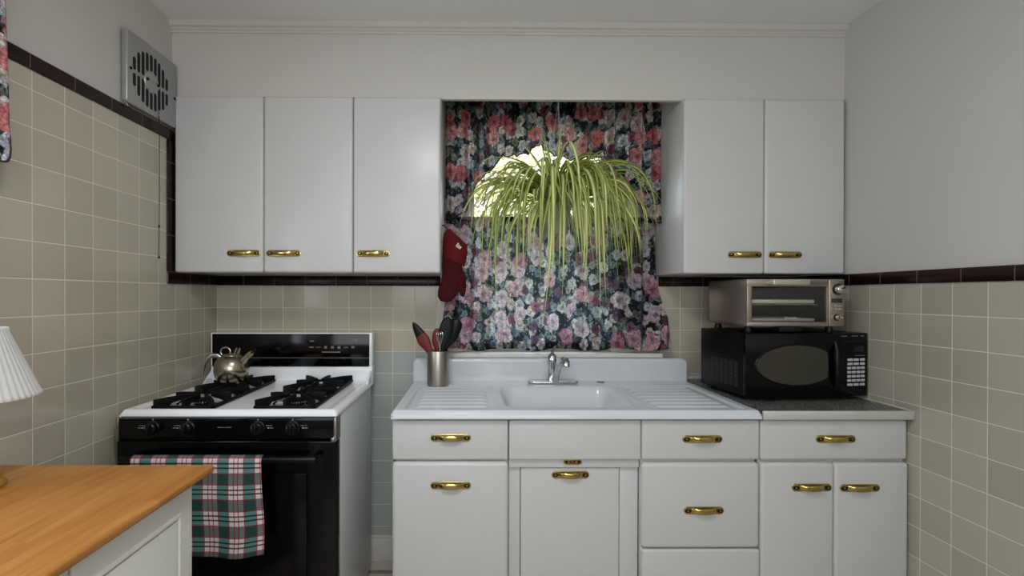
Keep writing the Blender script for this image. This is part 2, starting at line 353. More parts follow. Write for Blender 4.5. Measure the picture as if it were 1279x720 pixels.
# ------------------------------------------------------------------ geometry
class B:
    def __init__(s): s.bm = bmesh.new(); s.uv = None; s.mats = []
    def mi(s, m):
        if m is None: return 0
        if m not in s.mats: s.mats.append(m)
        return s.mats.index(m)
    def add(s, t, m=None, mtx=None):
        i = s.mi(m)
        if mtx is not None: bmesh.ops.transform(t, matrix=mtx, verts=t.verts)
        for f in t.faces: f.material_index = i
        me = bpy.data.meshes.new('t'); t.to_mesh(me); t.free(); s.bm.from_mesh(me); bpy.data.meshes.remove(me)
        return s
    def box(s, x0, x1, y0, y1, z0, z1, bev=0.0, seg=2, m=None, only=None, mtx=None):
        t = bmesh.new(); bmesh.ops.create_cube(t, size=1)
        for v in t.verts: v.co = (x0+(v.co.x+.5)*(x1-x0), y0+(v.co.y+.5)*(y1-y0), z0+(v.co.z+.5)*(z1-z0))
        if bev > 0:
            es = [e for e in t.edges if only is None or only(*[v.co for v in e.verts])]
            bmesh.ops.bevel(t, geom=es, offset=bev, segments=seg, affect='EDGES', profile=.5)
        return s.add(t, m, mtx)
    def prism(s, pts, axis, a0, a1, bev=0.0, seg=2, m=None, mtx=None):
        """outline pts (2-D) in the plane across axis, swept from a0 to a1"""
        t = bmesh.new()
        def P(p, a): return {'x': (a, p[0], p[1]), 'y': (p[0], a, p[1]), 'z': (p[0], p[1], a)}[axis]
        lo = [t.verts.new(P(p, a0)) for p in pts]; hi = [t.verts.new(P(p, a1)) for p in pts]
        f0 = t.faces.new(lo); f1 = t.faces.new(hi); n = len(pts)
        for i in range(n): t.faces.new((lo[i], lo[(i+1) % n], hi[(i+1) % n], hi[i]))
        bmesh.ops.recalc_face_normals(t, faces=t.faces)
        if bev > 0:
            bmesh.ops.bevel(t, geom=list(set(f0.edges) | set(f1.edges)), offset=bev, segments=seg, affect='EDGES', profile=.5)
        return s.add(t, m, mtx)
    def tube(s, pts, r, n=10, m=None, flat=1.0, up=None, cap=True, closed=False, mtx=None):
        t = bmesh.new(); pts = [Vector(p) for p in pts]; k = len(pts)
        rs = r if isinstance(r, (list, tuple)) else [r]*k
        rings = []; prev = None
        for i, p in enumerate(pts):
            if closed: d = pts[(i+1) % k]-pts[i-1]
            else: d = pts[min(i+1, k-1)]-pts[max(i-1, 0)]
            d.normalize()
            if prev is None:
                a = Vector(up) if up else (Vector((0, 0, 1)) if abs(d.z) < .9 else Vector((1, 0, 0)))
            else: a = prev
            a = (a-d*a.dot(d)).normalized(); b = d.cross(a); prev = a
            rings.append([t.verts.new(p+a*math.cos(2*PI*j/n)*rs[i]+b*math.sin(2*PI*j/n)*rs[i]*flat) for j in range(n)])
        for i in range(k if closed else k-1):
            q = rings[(i+1) % k]
            for j in range(n): t.faces.new((rings[i][j], rings[i][(j+1) % n], q[(j+1) % n], q[j]))
        if cap and not closed:
            t.faces.new(rings[0][::-1]); t.faces.new(rings[-1])
        bmesh.ops.recalc_face_normals(t, faces=t.faces)
        return s.add(t, m, mtx)
    def lathe(s, prof, c, n=40, m=None, mtx=None, mod=None):
        """profile (r, z) turned about the upright axis through c"""
        t = bmesh.new(); rings = []
        for r, z in prof:
            if r < 1e-6: rings.append([t.verts.new((c[0], c[1], c[2]+z))])
            else:
                rings.append([t.verts.new((c[0]+r*(mod(j/n) if mod else 1)*math.cos(2*PI*j/n), c[1]+r*(mod(j/n) if mod else 1)*math.sin(2*PI*j/n), c[2]+z)) for j in range(n)])
        for a, b in zip(rings, rings[1:]):
            if len(a) == 1 and len(b) == 1: continue
            for j in range(n):
                j2 = (j+1) % n
                if len(a) == 1: t.faces.new((a[0], b[j2], b[j]))
                elif len(b) == 1: t.faces.new((a[j], a[j2], b[0]))
                else: t.faces.new((a[j], a[j2], b[j2], b[j]))
        bmesh.ops.recalc_face_normals(t, faces=t.faces)
        return s.add(t, m, mtx)
    def loft(s, rings, m=None, cap=True):
        t = bmesh.new(); R = [[t.verts.new(p) for p in r] for r in rings]; n = len(R[0])
        for a, b in zip(R, R[1:]):
            for j in range(n): t.faces.new((a[j], a[(j+1) % n], b[(j+1) % n], b[j]))
        if cap: t.faces.new(R[0][::-1]); t.faces.new(R[-1])
        bmesh.ops.recalc_face_normals(t, faces=t.faces)
        return s.add(t, m)
    def grid(s, fn, nu, nv, m=None, thick=0.0):
        """fn(i/nu, j/nv) -> (point, (u, v))"""
        t = bmesh.new(); lay = t.loops.layers.uv.new('UVMap'); V = []; U = []
        for j in range(nv+1):
            for i in range(nu+1):
                p, q = fn(i/nu, j/nv); V.append(t.verts.new(p)); U.append(q)
        t.verts.index_update()
        for j in range(nv):
            for i in range(nu):
                a = j*(nu+1)+i; ids = (a, a+1, a+nu+2, a+nu+1)
                f = t.faces.new([V[x] for x in ids])
                for lp, x in zip(f.loops, ids): lp[lay].uv = U[x]
        return s.add(t, m)

HOME = {}
def thing(name, label, cat, loc=(0, 0, 0), rotz=0.0, group=None, local=False):
    o = bpy.data.objects.new(name, None); COL.objects.link(o); o.empty_display_size = .05
    o.location = loc; o.rotation_euler = (0, 0, rotz); o['label'] = label; o['category'] = cat
    if group: o['group'] = group
    HOME[o.name] = Vector((0, 0, 0)) if local else Vector(loc)
    return o
def obj(name, b, mat, parent=None, label=None, angle=35, smooth=True):
    me = bpy.data.meshes.new(name)
    b.bm.to_mesh(me); b.bm.free()
    mats = b.mats if b.mats else [M[mat]]
    for x in mats: me.materials.append(M[x] if isinstance(x, str) else x)
    o = bpy.data.objects.new(name, me); COL.objects.link(o)
    HOME[o.name] = Vector((0, 0, 0))
    if parent is not None:
        off = HOME[parent.name]; HOME[o.name] = off
        me.transform(Matrix.Translation(-off)); o.parent = parent
    if smooth:
        for p in me.polygons: p.use_smooth = True
        me.set_sharp_from_angle(angle=math.radians(angle))
    if label: o['label'] = label
    return o
def struct(name, b, mat, label, cat):
    o = obj(name, b, mat); o['kind'] = 'structure'; o['label'] = label; o['category'] = cat; return o
def tag(o, label, cat, group=None):
    o['label'] = label; o['category'] = cat
    if group: o['group'] = group
    return o
def rebase(o, loc):
    loc = Vector(loc); o.data.transform(Matrix.Translation(-loc)); o.location = loc; HOME[o.name] = loc; return o

def stadium(xc, zc, w, h, n=8):
    r = h/2; pts = []
    for i in range(n+1):
        a = -PI/2+PI*i/n; pts.append((xc+w/2-r+r*math.cos(a), zc+r*math.sin(a)))
    for i in range(n+1):
        a = PI/2+PI*i/n; pts.append((xc-w/2+r+r*math.cos(a), zc+r*math.sin(a)))
    return pts
def rrect(x0, x1, z0, z1, r, n=5):
    pts = []
    for cx, cz, a0 in ((x1-r, z0+r, -90), (x1-r, z1-r, 0), (x0+r, z1-r, 90), (x0+r, z0+r, 180)):
        for i in range(n+1):
            a = math.radians(a0+90*i/n); pts.append((cx+r*math.cos(a), cz+r*math.sin(a)))
    return pts

# ------------------------------------------------------------------ the room
ROOM_Y = -3.9
b = B(); b.box(-.2, W+.2, ROOM_Y-.2, .2, -.1, 0); struct('floor', b, 'floor', 'pale square-tiled kitchen floor', 'floor')
b = B(); b.box(-.2, W+.2, ROOM_Y-.2, .2, CEIL, CEIL+.1); struct('ceiling', b, 'ceiling', 'plain pale ceiling', 'ceiling')
# left wall: paint above, tile to the border, opening for the side window
LW0, LW1, LWZ0, LWZ1 = -2.05, -1.2, 1.15, 2.25
b = B()
for y0, y1, z0, z1 in ((LW1, .15, 0, CEIL), (ROOM_Y, LW0, 0, CEIL), (LW0, LW1, 0, LWZ0), (LW0, LW1, LWZ1, CEIL)):
    b.box(-.15, -.008, y0, y1, z0, z1, m='paint')
LB = 1.977            # underside of the high border on the left wall
for y0, y1, z0, z1 in ((LW1, -.36, 0, LB), (-.36, 0, 0, ZT), (ROOM_Y, LW0, 0, LB), (LW0, LW1, 0, LWZ0)):
    b.box(-.008, 0, y0, y1, z0, z1, m='tile_left')
struct('wall_left', b, None, 'left wall, beige square tile below grey paint', 'wall')
b = B()
b.box(W+.008, W+.15, ROOM_Y, .15, 0, CEIL, m='paint'); b.box(W, W+.008, ROOM_Y, 0, 0, ZT, m='tile_right')
struct('wall_right', b, None, 'right wall, beige square tile below grey paint', 'wall')
WX0, WX1, WZ0, WZ1 = 1.262, 1.965, 1.085, 2.22
b = B()
for x0, x1, z0, z1 in ((0, WX0, 0, CEIL), (WX1, W, 0, CEIL), (WX0, WX1, 0, WZ0), (WX0, WX1, WZ1, CEIL)):
    b.box(x0, x1, .008, .15, z0, z1, m='paint')
b.box(0, WX0, 0, .008, 0, ZT, m='tile_back'); b.box(WX1, W, 0, .008, 0, ZT, m='tile_back_right'); b.box(WX0, WX1, 0, .008, 0, WZ0, m='tile_back')
struct('wall_back', b, None, 'back wall, beige square tile below grey paint', 'wall')
b = B(); b.box(-.15, W+.15, ROOM_Y-.15, ROOM_Y, 0, CEIL); struct('wall_front', b, 'paint', 'plain wall behind the camera', 'wall')
# soffit above the cabinets with a fascia over the window recess
b = B()
b.box(-.008, 1.1395, -.338, .008, 2.173, CEIL); b.box(2.177, W+.008, -.338, .008, 2.173, CEIL); b.box(1.1395, 2.177, -.338, -.318, 2.168, CEIL)
struct('soffit', b, 'paint', 'boxed soffit above the wall cabinets', 'soffit')
b = B()
prof = [(-.338, 2.442), (-.343, 2.444), (-.343, 2.452), (-.348, 2.456), (-.348, 2.464), (-.356, 2.468), (-.360, 2.478), (-.360, 2.488), (-.364, CEIL), (-.338, CEIL)]
b.prism(prof, 'x', -.008, W+.008); struct('trim_1', b, 'paint', 'stepped moulding along the top of the soffit', 'moulding')
# dark border tiles
def bar(name, label, mat, *boxes):
    b = B()
    for q in boxes: b.box(*q, bev=.005, seg=3)
    return struct(name, b, mat, label, 'tile border')
bar('trim_2', 'dark maroon border tiles high on the left wall', 'border_y', (-.012, .008, ROOM_Y, -.338, LB, LB+.045))
bar('trim_3', 'dark maroon border tiles running down beside the cabinet', 'border_z', (-.008, .008, -.387, -.338, ZT+.048, LB))
bar('trim_4', 'dark maroon border tiles on the left wall under the cabinet', 'border_y', (-.008, .008, -.387, 0, ZT, ZT+.048))
bar('trim_5', 'dark maroon border tiles along the back wall', 'border_x', (0, 1.112, -.008, .008, ZT, ZT+.048), (2.21, W, -.008, .008, ZT, ZT+.048))
bar('trim_6', 'dark maroon border tiles along the right wall', 'border_y', (W-.008, W+.012, ROOM_Y, 0, ZT, ZT+.048))
b = B(); b.box(0, .985, -.016, 0, 0, .118, .004); b.box(0, .985, -.020, 0, .118, .127, .004)
struct('baseboard_back', b, 'trim', 'white baseboard behind the range', 'baseboard')

# kitchen window over the sink
b = B()
b.box(1.115, WX0, -.02, .008, 1.045, 2.30, .004); b.box(WX1, 2.19, -.02, .008, 1.045, 2.30, .004); b.box(1.115, 2.19, -.02, .008, WZ1, 2.34, .004)
b.box(WX0-.012, WX0, 0, .14, WZ0, WZ1); b.box(WX1, WX1+.012, 0, .14, WZ0, WZ1); b.box(WX0, WX1, 0, .14, WZ1, WZ1+.012); b.box(WX0, WX1, 0, .14, WZ0-.012, WZ0)
win = struct('window_1', b, 'trim', 'white window over the sink behind floral curtains', 'window')
b = B()
b.box(WX0, WX0+.02, .03, .07, WZ0, WZ1, .003); b.box(WX1-.042, WX1, .03, .07, WZ0, WZ1, .003)
b.box(WX0, WX1, .03, .07, WZ0, WZ0+.05, .003); b.box(WX0, WX1, .03, .07, WZ1-.045, WZ1, .003); b.box(WX0, WX1, .02, .07, 1.63, 1.672, .003)
obj('sash', b, 'trim', win)
b = B(); b.box(WX0+.018, WX1-.04, .047, .051, WZ0+.04, WZ1-.04); obj('pane', b, 'glass', win)
b = B(); b.box(1.100, 2.205, -.075, 0, 1.022, 1.045, .006, 3); b.box(1.13, 2.185, -.03, 0, .99, 1.022, .003); obj('sill', b, 'trim', win)
# side window behind the left curtain
b = B()
for y0, y1, z0, z1 in ((LW1, LW1+.09, LWZ0-.08, LWZ1+.09), (LW0-.09, LW0, LWZ0-.08, LWZ1+.09), (LW0, LW1, LWZ1, LWZ1+.09), (LW0-.1, LW1+.1, LWZ0-.08, LWZ0)):
    b.box(-.01, .016, y0, y1, z0, z1, .004)
for y0, y1, z0, z1 in ((LW0, LW0+.04, LWZ0, LWZ1), (LW1-.04, LW1, LWZ0, LWZ1), (LW0, LW1, LWZ0, LWZ0+.05), (LW0, LW1, LWZ1-.05, LWZ1), (LW0, LW1, 1.68, 1.72)):
    b.box(-.10, -.06, y0, y1, z0, z1, .003)
win2 = struct('window_2', b, 'trim', 'side window behind the floral curtain at the left edge', 'window')
b = B(); b.box(-.082, -.078, LW0, LW1, LWZ0, LWZ1); obj('pane', b, 'glass', win2)

# ------------------------------------------------------------------ cabinet hardware and panels
def pull(parent, xc, yf, zc, w=.146, axis='x', label=None):
    """brass pull: long recessed plate with a bowed grip"""
    b = B(); h = .0275
    b.prism(stadium(xc, zc, w, h), 'y', yf-.003, yf, .0012, 2, m='brass')
    for sx in (-1, 1):
        b.prism(stadium(xc+sx*w*.395, zc-.001, w*.15, h*.50), 'y', yf-.0042, yf-.0028, m='brass_dark')
        b.lathe([(0, .004), (.0032, .003), (.004, 0)], (0, 0, 0), 12, m='brass', mtx=Matrix.Translation((xc+sx*w*.40, yf-.0035, zc))@Matrix.Rotation(PI/2, 4, 'X'))
    pts = []; rs = []
    L = w*.60
    for i in range(15):
        u = -1+2*i/14; pts.append((xc+u*L/2, yf-.003-.0145*(1-abs(u)**3.2), zc+.001)); rs.append(.0108*(1-.18*abs(u)**4))
    b.tube(pts, rs, 14, m='brass', flat=.42, up=(0, 0, 1))
    return obj('handle', b, None, parent, label or 'brass pull handle', 50)

def slab(name, parent, x0, x1, y0, y1, z0, z1, r=.009, mat='cab', seg=4):
    """pressed-steel front with rolled front edges"""
    b = B()
    b.box(x0, x1, y0, y1, z0, z1, r, seg, only=lambda p, q: min(p.y, q.y) < (y0+y1)/2 or (abs(p.y-q.y) > 1e-6))
    return obj(name, b, mat, parent)

CY = -.356
def wall_cabinet(x0, x1, doors, label, handles):
    t = thing('wall_cabinet', label, 'cabinet', ((x0+x1)/2, -.18, 1.425), group=None)
    b = B(); b.box(x0, x1, -.3375, -.021, 1.425, 2.172, .003); obj('body', b, 'cab', t)
    for (d0, d1), (h0, h1) in zip(doors, handles):
        d = slab('door', t, d0, d1, CY, -.3385, 1.421, 2.170, .011)
        pull(d, (h0+h1)/2, CY, 1.503, h1-h0)
    return t
wall_cabinet(.012, .7665, [(.0125, .3865), (.389, .7655)], 'white two-door wall cabinet left of the window, above the range', [(.235, .377), (.401, .549)])
wall_cabinet(.7675, 1.1395, [(.768, 1.139)], 'white single-door wall cabinet immediately left of the window', [(.783, .925)])
wall_cabinet(2.177, 2.872, [(2.178, 2.5245), (2.527, 2.871)], 'white two-door wall cabinet right of the window, above the toaster oven', [(2.365, 2.513), (2.54, 2.685)])

# ------------------------------------------------------------------ sink base cabinet
t = thing('sink_cabinet', 'white steel sink base cabinet with drawers, doors and brass pulls', 'cabinet', (1.65, -.34, 0))
b = B()
b.box(.989, 1.000, -.640, -.03, .10, .882, .003); b.box(2.3125, 2.3235, -.640, -.03, .10, .882, .003); b.box(.989, 2.3235, -.640, -.03, .10, .115); b.box(.989, 2.3235, -.045, -.03, .10, .882)
b.box(.989, 1.409, -.640, -.655+.035, .10, .882, .003); b.box(1.409, 1.893, -.6185, -.6135, .10, .882); b.box(1.893, 2.3235, -.640, -.62, .10, .882, .003)
b.box(1.02, 2.30, -.56, -.10, 0, .10, m=None)
obj('body', b, 'cab', t)
FY = -.66
d = slab('drawer', t, .988, 1.4075, FY, -.641, .7295, .8745, .008); pull(d, 1.1995, FY, .811)
d = slab('door', t, .988, 1.4085, FY-.004, -.641, .105, .7225, .014); pull(d, 1.2, FY-.004, .640)
slab('false_drawer_front', t, 1.411, 1.8905, FY, -.619, .7295, .8745, .006)
b = B(); b.box(1.4115, 1.8885, -.645, -.619, .6965, .7265, .003); r = obj('rail', b, 'cab', t)
b = B(); b.prism(stadium(1.644, .7185, .070, .0205, 3), 'y', -.649, -.6455, .001, m='brass'); b.box(1.616, 1.672, -.650, -.648, .7135, .7235, m='brass_dark')
b.lathe([(0, .003), (.006, .0015), (.0075, 0)], (0, 0, 0), 6, m='gem', mtx=Matrix.Translation((1.644, -.650, .7185))@Matrix.Rotation(PI/2, 4, 'X'))
for q in (1.630, 1.658): b.box(q-.004, q+.004, -.651, -.649, .716, .721, .001, m='brass')
obj('emblem', b, None, r, 'small brass emblem with a red centre')
for x0, x1 in ((1.412, 1.4535), (1.8205, 1.889)):
    b = B(); b.box(x0, x1, -.632, -.619, .105, .695, .003); obj('filler_strip', b, 'cab', t)
d = slab('door', t, 1.456, 1.818, -.637, -.619, .105, .6935, .004); pull(d, 1.638, -.637, .668, .138)
d = slab('drawer', t, 1.8935, 2.3235, FY, -.641, .7295, .8745, .008); pull(d, 2.113, FY, .806)
d = slab('drawer', t, 1.8935, 2.3235, FY-.004, -.641, .408, .7185, .014); pull(d, 2.117, FY-.004, .548)
d = slab('drawer', t, 1.8935, 2.3235, FY-.004, -.641, .105, .4035, .008); pull(d, 2.117, FY-.004, .26)

t = thing('base_cabinet', 'white base cabinet with one drawer and two doors beside the right wall', 'cabinet', (2.6, -.34, 0))
b = B(); b.box(2.3265, 2.866, -.640, -.02, .10, .880, .003); b.box(2.35, 2.866, -.56, -.10, 0, .10); obj('body', b, 'cab', t)
d = slab('drawer', t, 2.327, 2.864, FY, -.641, .7295, .8745, .008); pull(d, 2.600, FY, .806)
d = slab('door', t, 2.327, 2.5945, FY-.004, -.641, .105, .7185, .012); pull(d, 2.510, FY-.004, .631)
d = slab('door', t, 2.597, 2.868, FY-.004, -.641, .105, .7185, .012); pull(d, 2.686, FY-.004, .629)

# worktop right of the sink
t = thing('worktop', 'dark speckled worktop with pale metal edging under the microwave', 'worktop', (2.6, -.34, .88))
b = B(); b.box(2.326, 2.866, -.670, -.012, .881, .910); obj('slab', b, 'granite', t)
b = B(); b.box(2.324, 2.8725, -.681, -.670, .8805, .9125, .003); b.box(2.8662, 2.8725, -.6705, -.012, .8805, .914, .002); b.box(2.324, 2.8725, -.0122, -.001, .8805, .925, .002)
obj('edging', b, 'alu', t)

# ------------------------------------------------------------------ drainboard sink top
SX0, SX1, SY0, SY1, SZ = .986, 2.3205, -.679, -.088, .913
def ss(v, a, b_):
    q = max(0, min(1, (v-a)/(b_-a))); return q*q*(3-2*q)
def sink_z(x, y):
    z = SZ
    # drainboards sunk a little inside a raised rim, with ridges along x
    def board(x0, x1, z):
        m = ss(x, x0, x0+.018)*(1-ss(x, x1-.018, x1))*ss(y, -.648, -.632)*(1-ss(y, -.205, -.188))
        z -= .007*m
        e = ss(x, x0+.03, x0+.06)*(1-ss(x, x1-.06, x1-.03))
        for q in range(7):
            yc = -.590+q*.0595
            z += .0062*m*e*math.exp(-((y-yc)/.0105)**2)
        return z
    z = board(1.025, 1.375, z); z = board(1.925, 2.285, z)
    # basin
    cx, cy, hx, hy, rr = 1.643, -.425, .243, .192, .06
    qx, qy = abs(x-cx)-(hx-rr), abs(y-cy)-(hy-rr)
    dd = math.hypot(max(qx, 0), max(qy, 0))+min(max(qx, qy), 0)-rr
    if dd < .012:
        z -= .175*ss(-dd, -.012, .075)
    # rolled outer edge
    z -= .011*(1-ss(y-SY0, 0, .014))**2 + .011*(1-ss(x-SX0, 0, .014))**2 + .011*(1-ss(SX1-x, 0, .014))**2
    return z
def nonuni(a, b_, n, ends): # denser near the ends
    return [a+(b_-a)*(i/n) for i in range(n+1)]
t = thing('drainboard_sink', 'white porcelain sink with ridged drainboards and a raised back', 'sink', (1.65, -.34, .883))
b = B()
b.grid(lambda u, v: ((SX0+(SX1-SX0)*u, SY0+(SY1-SY0)*v, sink_z(SX0+(SX1-SX0)*u, SY0+(SY1-SY0)*v)), (u, v)), 460, 240)
tb = bmesh.new()
def skirt(p0, p1, n):
    top = []; bot = []
    for i in range(n+1):
        x = p0[0]+(p1[0]-p0[0])*i/n; y = p0[1]+(p1[1]-p0[1])*i/n
        top.append(tb.verts.new((x, y, sink_z(x, y)))); bot.append(tb.verts.new((x, y, .8825)))
    for i in range(n): tb.faces.new((top[i], bot[i], bot[i+1], top[i+1]))
skirt((SX0, SY0), (SX1, SY0), 460); skirt((SX0, SY1), (SX0, SY0), 240); skirt((SX1, SY0), (SX1, SY1), 240)
b.add(tb); bmesh.ops.remove_doubles(b.bm, verts=b.bm.verts, dist=1e-5)
obj('basin', b, 'porcelain', t, angle=60)
b = B()
b.prism(rrect(SX0, SX1, .80, 1.021, .028, 6), 'y', -.0885, -.010, .012, 4)
# keep only what stands above the board
bmesh.ops.bisect_plane(b.bm, geom=list(b.bm.verts)+list(b.bm.edges)+list(b.bm.faces), plane_co=(0, 0, .905), plane_no=(0, 0, 1), clear_inner=True)
obj('backsplash', b, 'porcelain', t, angle=60)
b = B(); b.lathe([(0, .003), (.016, .003), (.019, .0005), (.019, 0)], (1.885, -.128, SZ+.0005), 24, m='mark_dim'); obj('hole_cover', b, None, t, 'dark grey cap over a spare tap hole')
b = B(); b.lathe([(0, .002), (.03, .002), (.042, .004), (.045, 0)], (1.643, -.42, .7285), 28); obj('drain', b, 'chrome', t)

# faucet
FX = 1.654
t = thing('faucet', 'chrome single-lever faucet on the ledge behind the sink basin', 'faucet', (FX, -.148, SZ))
b = B(); b.prism([(p[0], p[1]) for p in stadium(FX, -.148, .238, .056, 10)], 'z', SZ+.001, SZ+.014, .005, 3); obj('base_plate', b, 'chrome', t)
b = B(); b.lathe([(.027, 0), (.0245, .01), (.0215, .03), (.020, .070), (.0225, .085), (.0225, .100), (.020, .114), (.012, .126), (0, .131)], (FX-.004, -.148, SZ+.012), 32); obj('valve_body', b, 'chrome', t)
b = B(); b.tube([(FX+.006, -.163, .925), (FX+.010, -.175, .95), (FX+.018, -.20, .995), (FX+.026, -.225, 1.025), (FX+.033, -.248, 1.036), (FX+.037, -.268, 1.034), (FX+.038, -.276, 1.026)], [.0185, .0165, .0145, .0135, .014, .0165, .0165], 18)
b.lathe([(.0160, 0), (.0160, .018), (.013, .022), (0, .022)], (FX+.038, -.276, 1.010), 18); obj('spout', b, 'chrome', t, angle=60)
b = B(); b.tube([(FX-.004, -.148, 1.045), (FX-.001, -.140, 1.062), (FX+.006, -.128, 1.074), (FX+.016, -.116, 1.081)], [.009, .0065, .0055, .0065], 12); obj('lever', b, 'chrome', t, angle=60)

# ------------------------------------------------------------------ utensil crock
t = thing('utensil_canister', 'brushed steel canister holding kitchen utensils at the left end of the sink', 'canister', (1.117, -.190, SZ))
b = B(); R = .0505
b.lathe([(0, 0), (R-.004, 0), (R, .004), (R, .155), (R-.001, .1585), (R-.004, .158), (R-.004, .02), (0, .018)], (1.117, -.190, SZ-.0003), 48); obj('can', b, 'steel', t)
def utensil(name, label, pts, r, mat, head):
    t = thing(name, label, 'utensil', pts[0], group='utensils in the steel canister')
    b = B(); b.tube(pts, r, 10); obj('handle', b, mat[0], t)
    b = B(); head(b); obj('head', b, mat[1], t)
def paddle(b, c, d, w, L, th, mat=None, tip=None, facing=(0, -1, 0), pw=2.2, w0=.3, ts=.62):
    """flat blade from c along d"""
    d = Vector(d).normalized(); f = Vector(facing); f = (f-d*f.dot(d)).normalized(); s = d.cross(f); rings = []; n = 16; c = Vector(c)
    def ring(u):
        hw = w/2*max(.06, (w0+(1-w0)*ss(u, 0, .45))*(1-max(0, (u-ts)/(1-ts))**pw)**.5 if u < 1 else .06)
        return [c+d*(u*L)+s*hw*math.cos(2*PI*j/n)+f*th*math.sin(2*PI*j/n) for j in range(n)]
    us = [i/14 for i in range(15)]
    if tip:
        k = int(14*tip[0]); b.loft([ring(u) for u in us[:k+1]], mat); b.loft([ring(u) for u in us[k:]], tip[1])
    else: b.loft([ring(u) for u in us], mat)
utensil('spatula', 'red spatula with a black tip leaning left out of the canister', [(1.117, -.19, .925), (1.093, -.195, 1.05), (1.075, -.20, 1.10)], .006, ('black_plastic', None),
        lambda b: paddle(b, (1.083, -.20, 1.065), (-.55, -.05, .95), .060, .160, .006, 'red_silicone', (.60, 'black_plastic'), pw=.9, w0=.55, ts=.38))
utensil('scraper', 'red scraper standing upright in the middle of the canister', [(1.120, -.185, .925), (1.117, -.185, 1.07)], .006, ('black_plastic', None),
        lambda b: paddle(b, (1.112, -.185, 1.06), (.02, 0, 1), .048, .115, .007, 'red_silicone'))
utensil('cooking_spoon', 'black cooking spoon, the tallest in the canister', [(1.12, -.20, .925), (1.139, -.205, 1.09)], .006, ('black_plastic', None),
        lambda b: paddle(b, (1.138, -.205, 1.07), (.17, -.02, 1), .062, .160, .010, 'black_plastic'))
utensil('ladle', 'black ladle leaning right out of the canister against the curtain', [(1.115, -.175, .925), (1.145, -.17, 1.09)], .006, ('black_plastic', None),
        lambda b: paddle(b, (1.145, -.17, 1.07), (.42, 0, 1), .070, .160, .014, 'black_plastic', pw=4))
t = thing('whisk', 'thin wire whisk in front of the red scraper in the canister', 'utensil', (1.12, -.21, .925), group='utensils in the steel canister')
b = B(); b.tube([(1.122, -.205, .925), (1.127, -.218, 1.08)], .006, 10); obj('handle', b, 'chrome', t)
b = B()
for k in range(5):
    a = PI*k/5; pts = []
    for i in range(17):
        u = i/16; w = .014*math.sin(PI*u)*(1 if 1 else 0)
        s = 1-abs(2*u-1); side = -1 if u < .5 else 1
        h = .085*math.sin(PI*u/1.0)**.7 if 0 < u < 1 else 0
        wd = .016*math.sin(PI*min(1, s*1.0)*.85)*side
        pts.append((1.127+wd*math.cos(a), -.218+wd*math.sin(a), 1.075+h))
    b.tube(pts, .0011, 6)
obj('wire_loops', b, 'chrome', t)

# ------------------------------------------------------------------ gas range
RX0, RX1, RYB, RYF = .030, .797, -.085, -.690
t = thing('gas_range', 'white gas range with black control panel, oven door and backguard', 'range', (.41, -.40, 0))
b = B()
b.box(RX0+.004, RX1-.004, -.655, RYB-.03, .03, .895, .004, m='stove_side')
b.box(RX0+.03, RX1-.03, -.60, -.15, 0, .03, m='black_plastic')
obj('body', b, None, t, 'pale grey side panels')
# cooktop with a raised rim, wells are dished
def top_z(x, y):
    z = .918
    m = ss(x-RX0, .02, .05)*ss(RX1-x, .02, .05)*ss(y-RYF, .02, .045)*ss(RYB-.04-y, .0, .03)
    z -= .006*m
    for bx, by in BURN:
        d = math.hypot(x-bx, y-by)
        z -= .012*(1-ss(d, .035, .092))
    z -= .010*(1-ss(y-RYF, 0, .016))**2+.010*(1-ss(x-RX0, 0, .016))**2+.010*(1-ss(RX1-x, 0, .016))**2
    return z
BURN = [(.235, -.535), (.235, -.255), (.600, -.535), (.600, -.255)]
b = B(); YB = RYB-.028
b.grid(lambda u, v: ((RX0+(RX1-RX0)*u, RYF+(YB-RYF)*v, top_z(RX0+(RX1-RX0)*u, RYF+(YB-RYF)*v)), (u, v)), 190, 150)
tb = bmesh.new()
def skirt2(p0, p1, n):
    top = []; bot = []
    for i in range(n+1):
        x = p0[0]+(p1[0]-p0[0])*i/n; y = p0[1]+(p1[1]-p0[1])*i/n
        top.append(tb.verts.new((x, y, top_z(x, y)))); bot.append(tb.verts.new((x, y, .8955)))
    for i in range(n): tb.faces.new((top[i], bot[i], bot[i+1], top[i+1]))
skirt2((RX0, RYF), (RX1, RYF), 190); skirt2((RX0, YB), (RX0, RYF), 150); skirt2((RX1, RYF), (RX1, YB), 150)
b.add(tb); bmesh.ops.remove_doubles(b.bm, verts=b.bm.verts, dist=1e-5)
obj('cooktop', b, 'stove_white', t, angle=60)
for bx, by in BURN:
    b = B()
    b.lathe([(.088, .0125), (.084, .014), (.078, .009), (.05, .0015), (.03, .001)], (bx, by, .9005), 40, m='chrome')
    b.lathe([(0, .0245), (.030, .0245), (.034, .021), (.034, .016), (.026, .015), (.026, .0), (0, 0)], (bx, by, .901), 32, m='black_matte')
    for j in range(24):
        a = 2*PI*j/24; b.box(-.0015, .0015, -.0365, -.032, .012, .018, m='steel', mtx=Matrix.Translation((bx, by, .901))@Matrix.Rotation(a, 4, 'Z'))
    obj('burner', b, None, t)
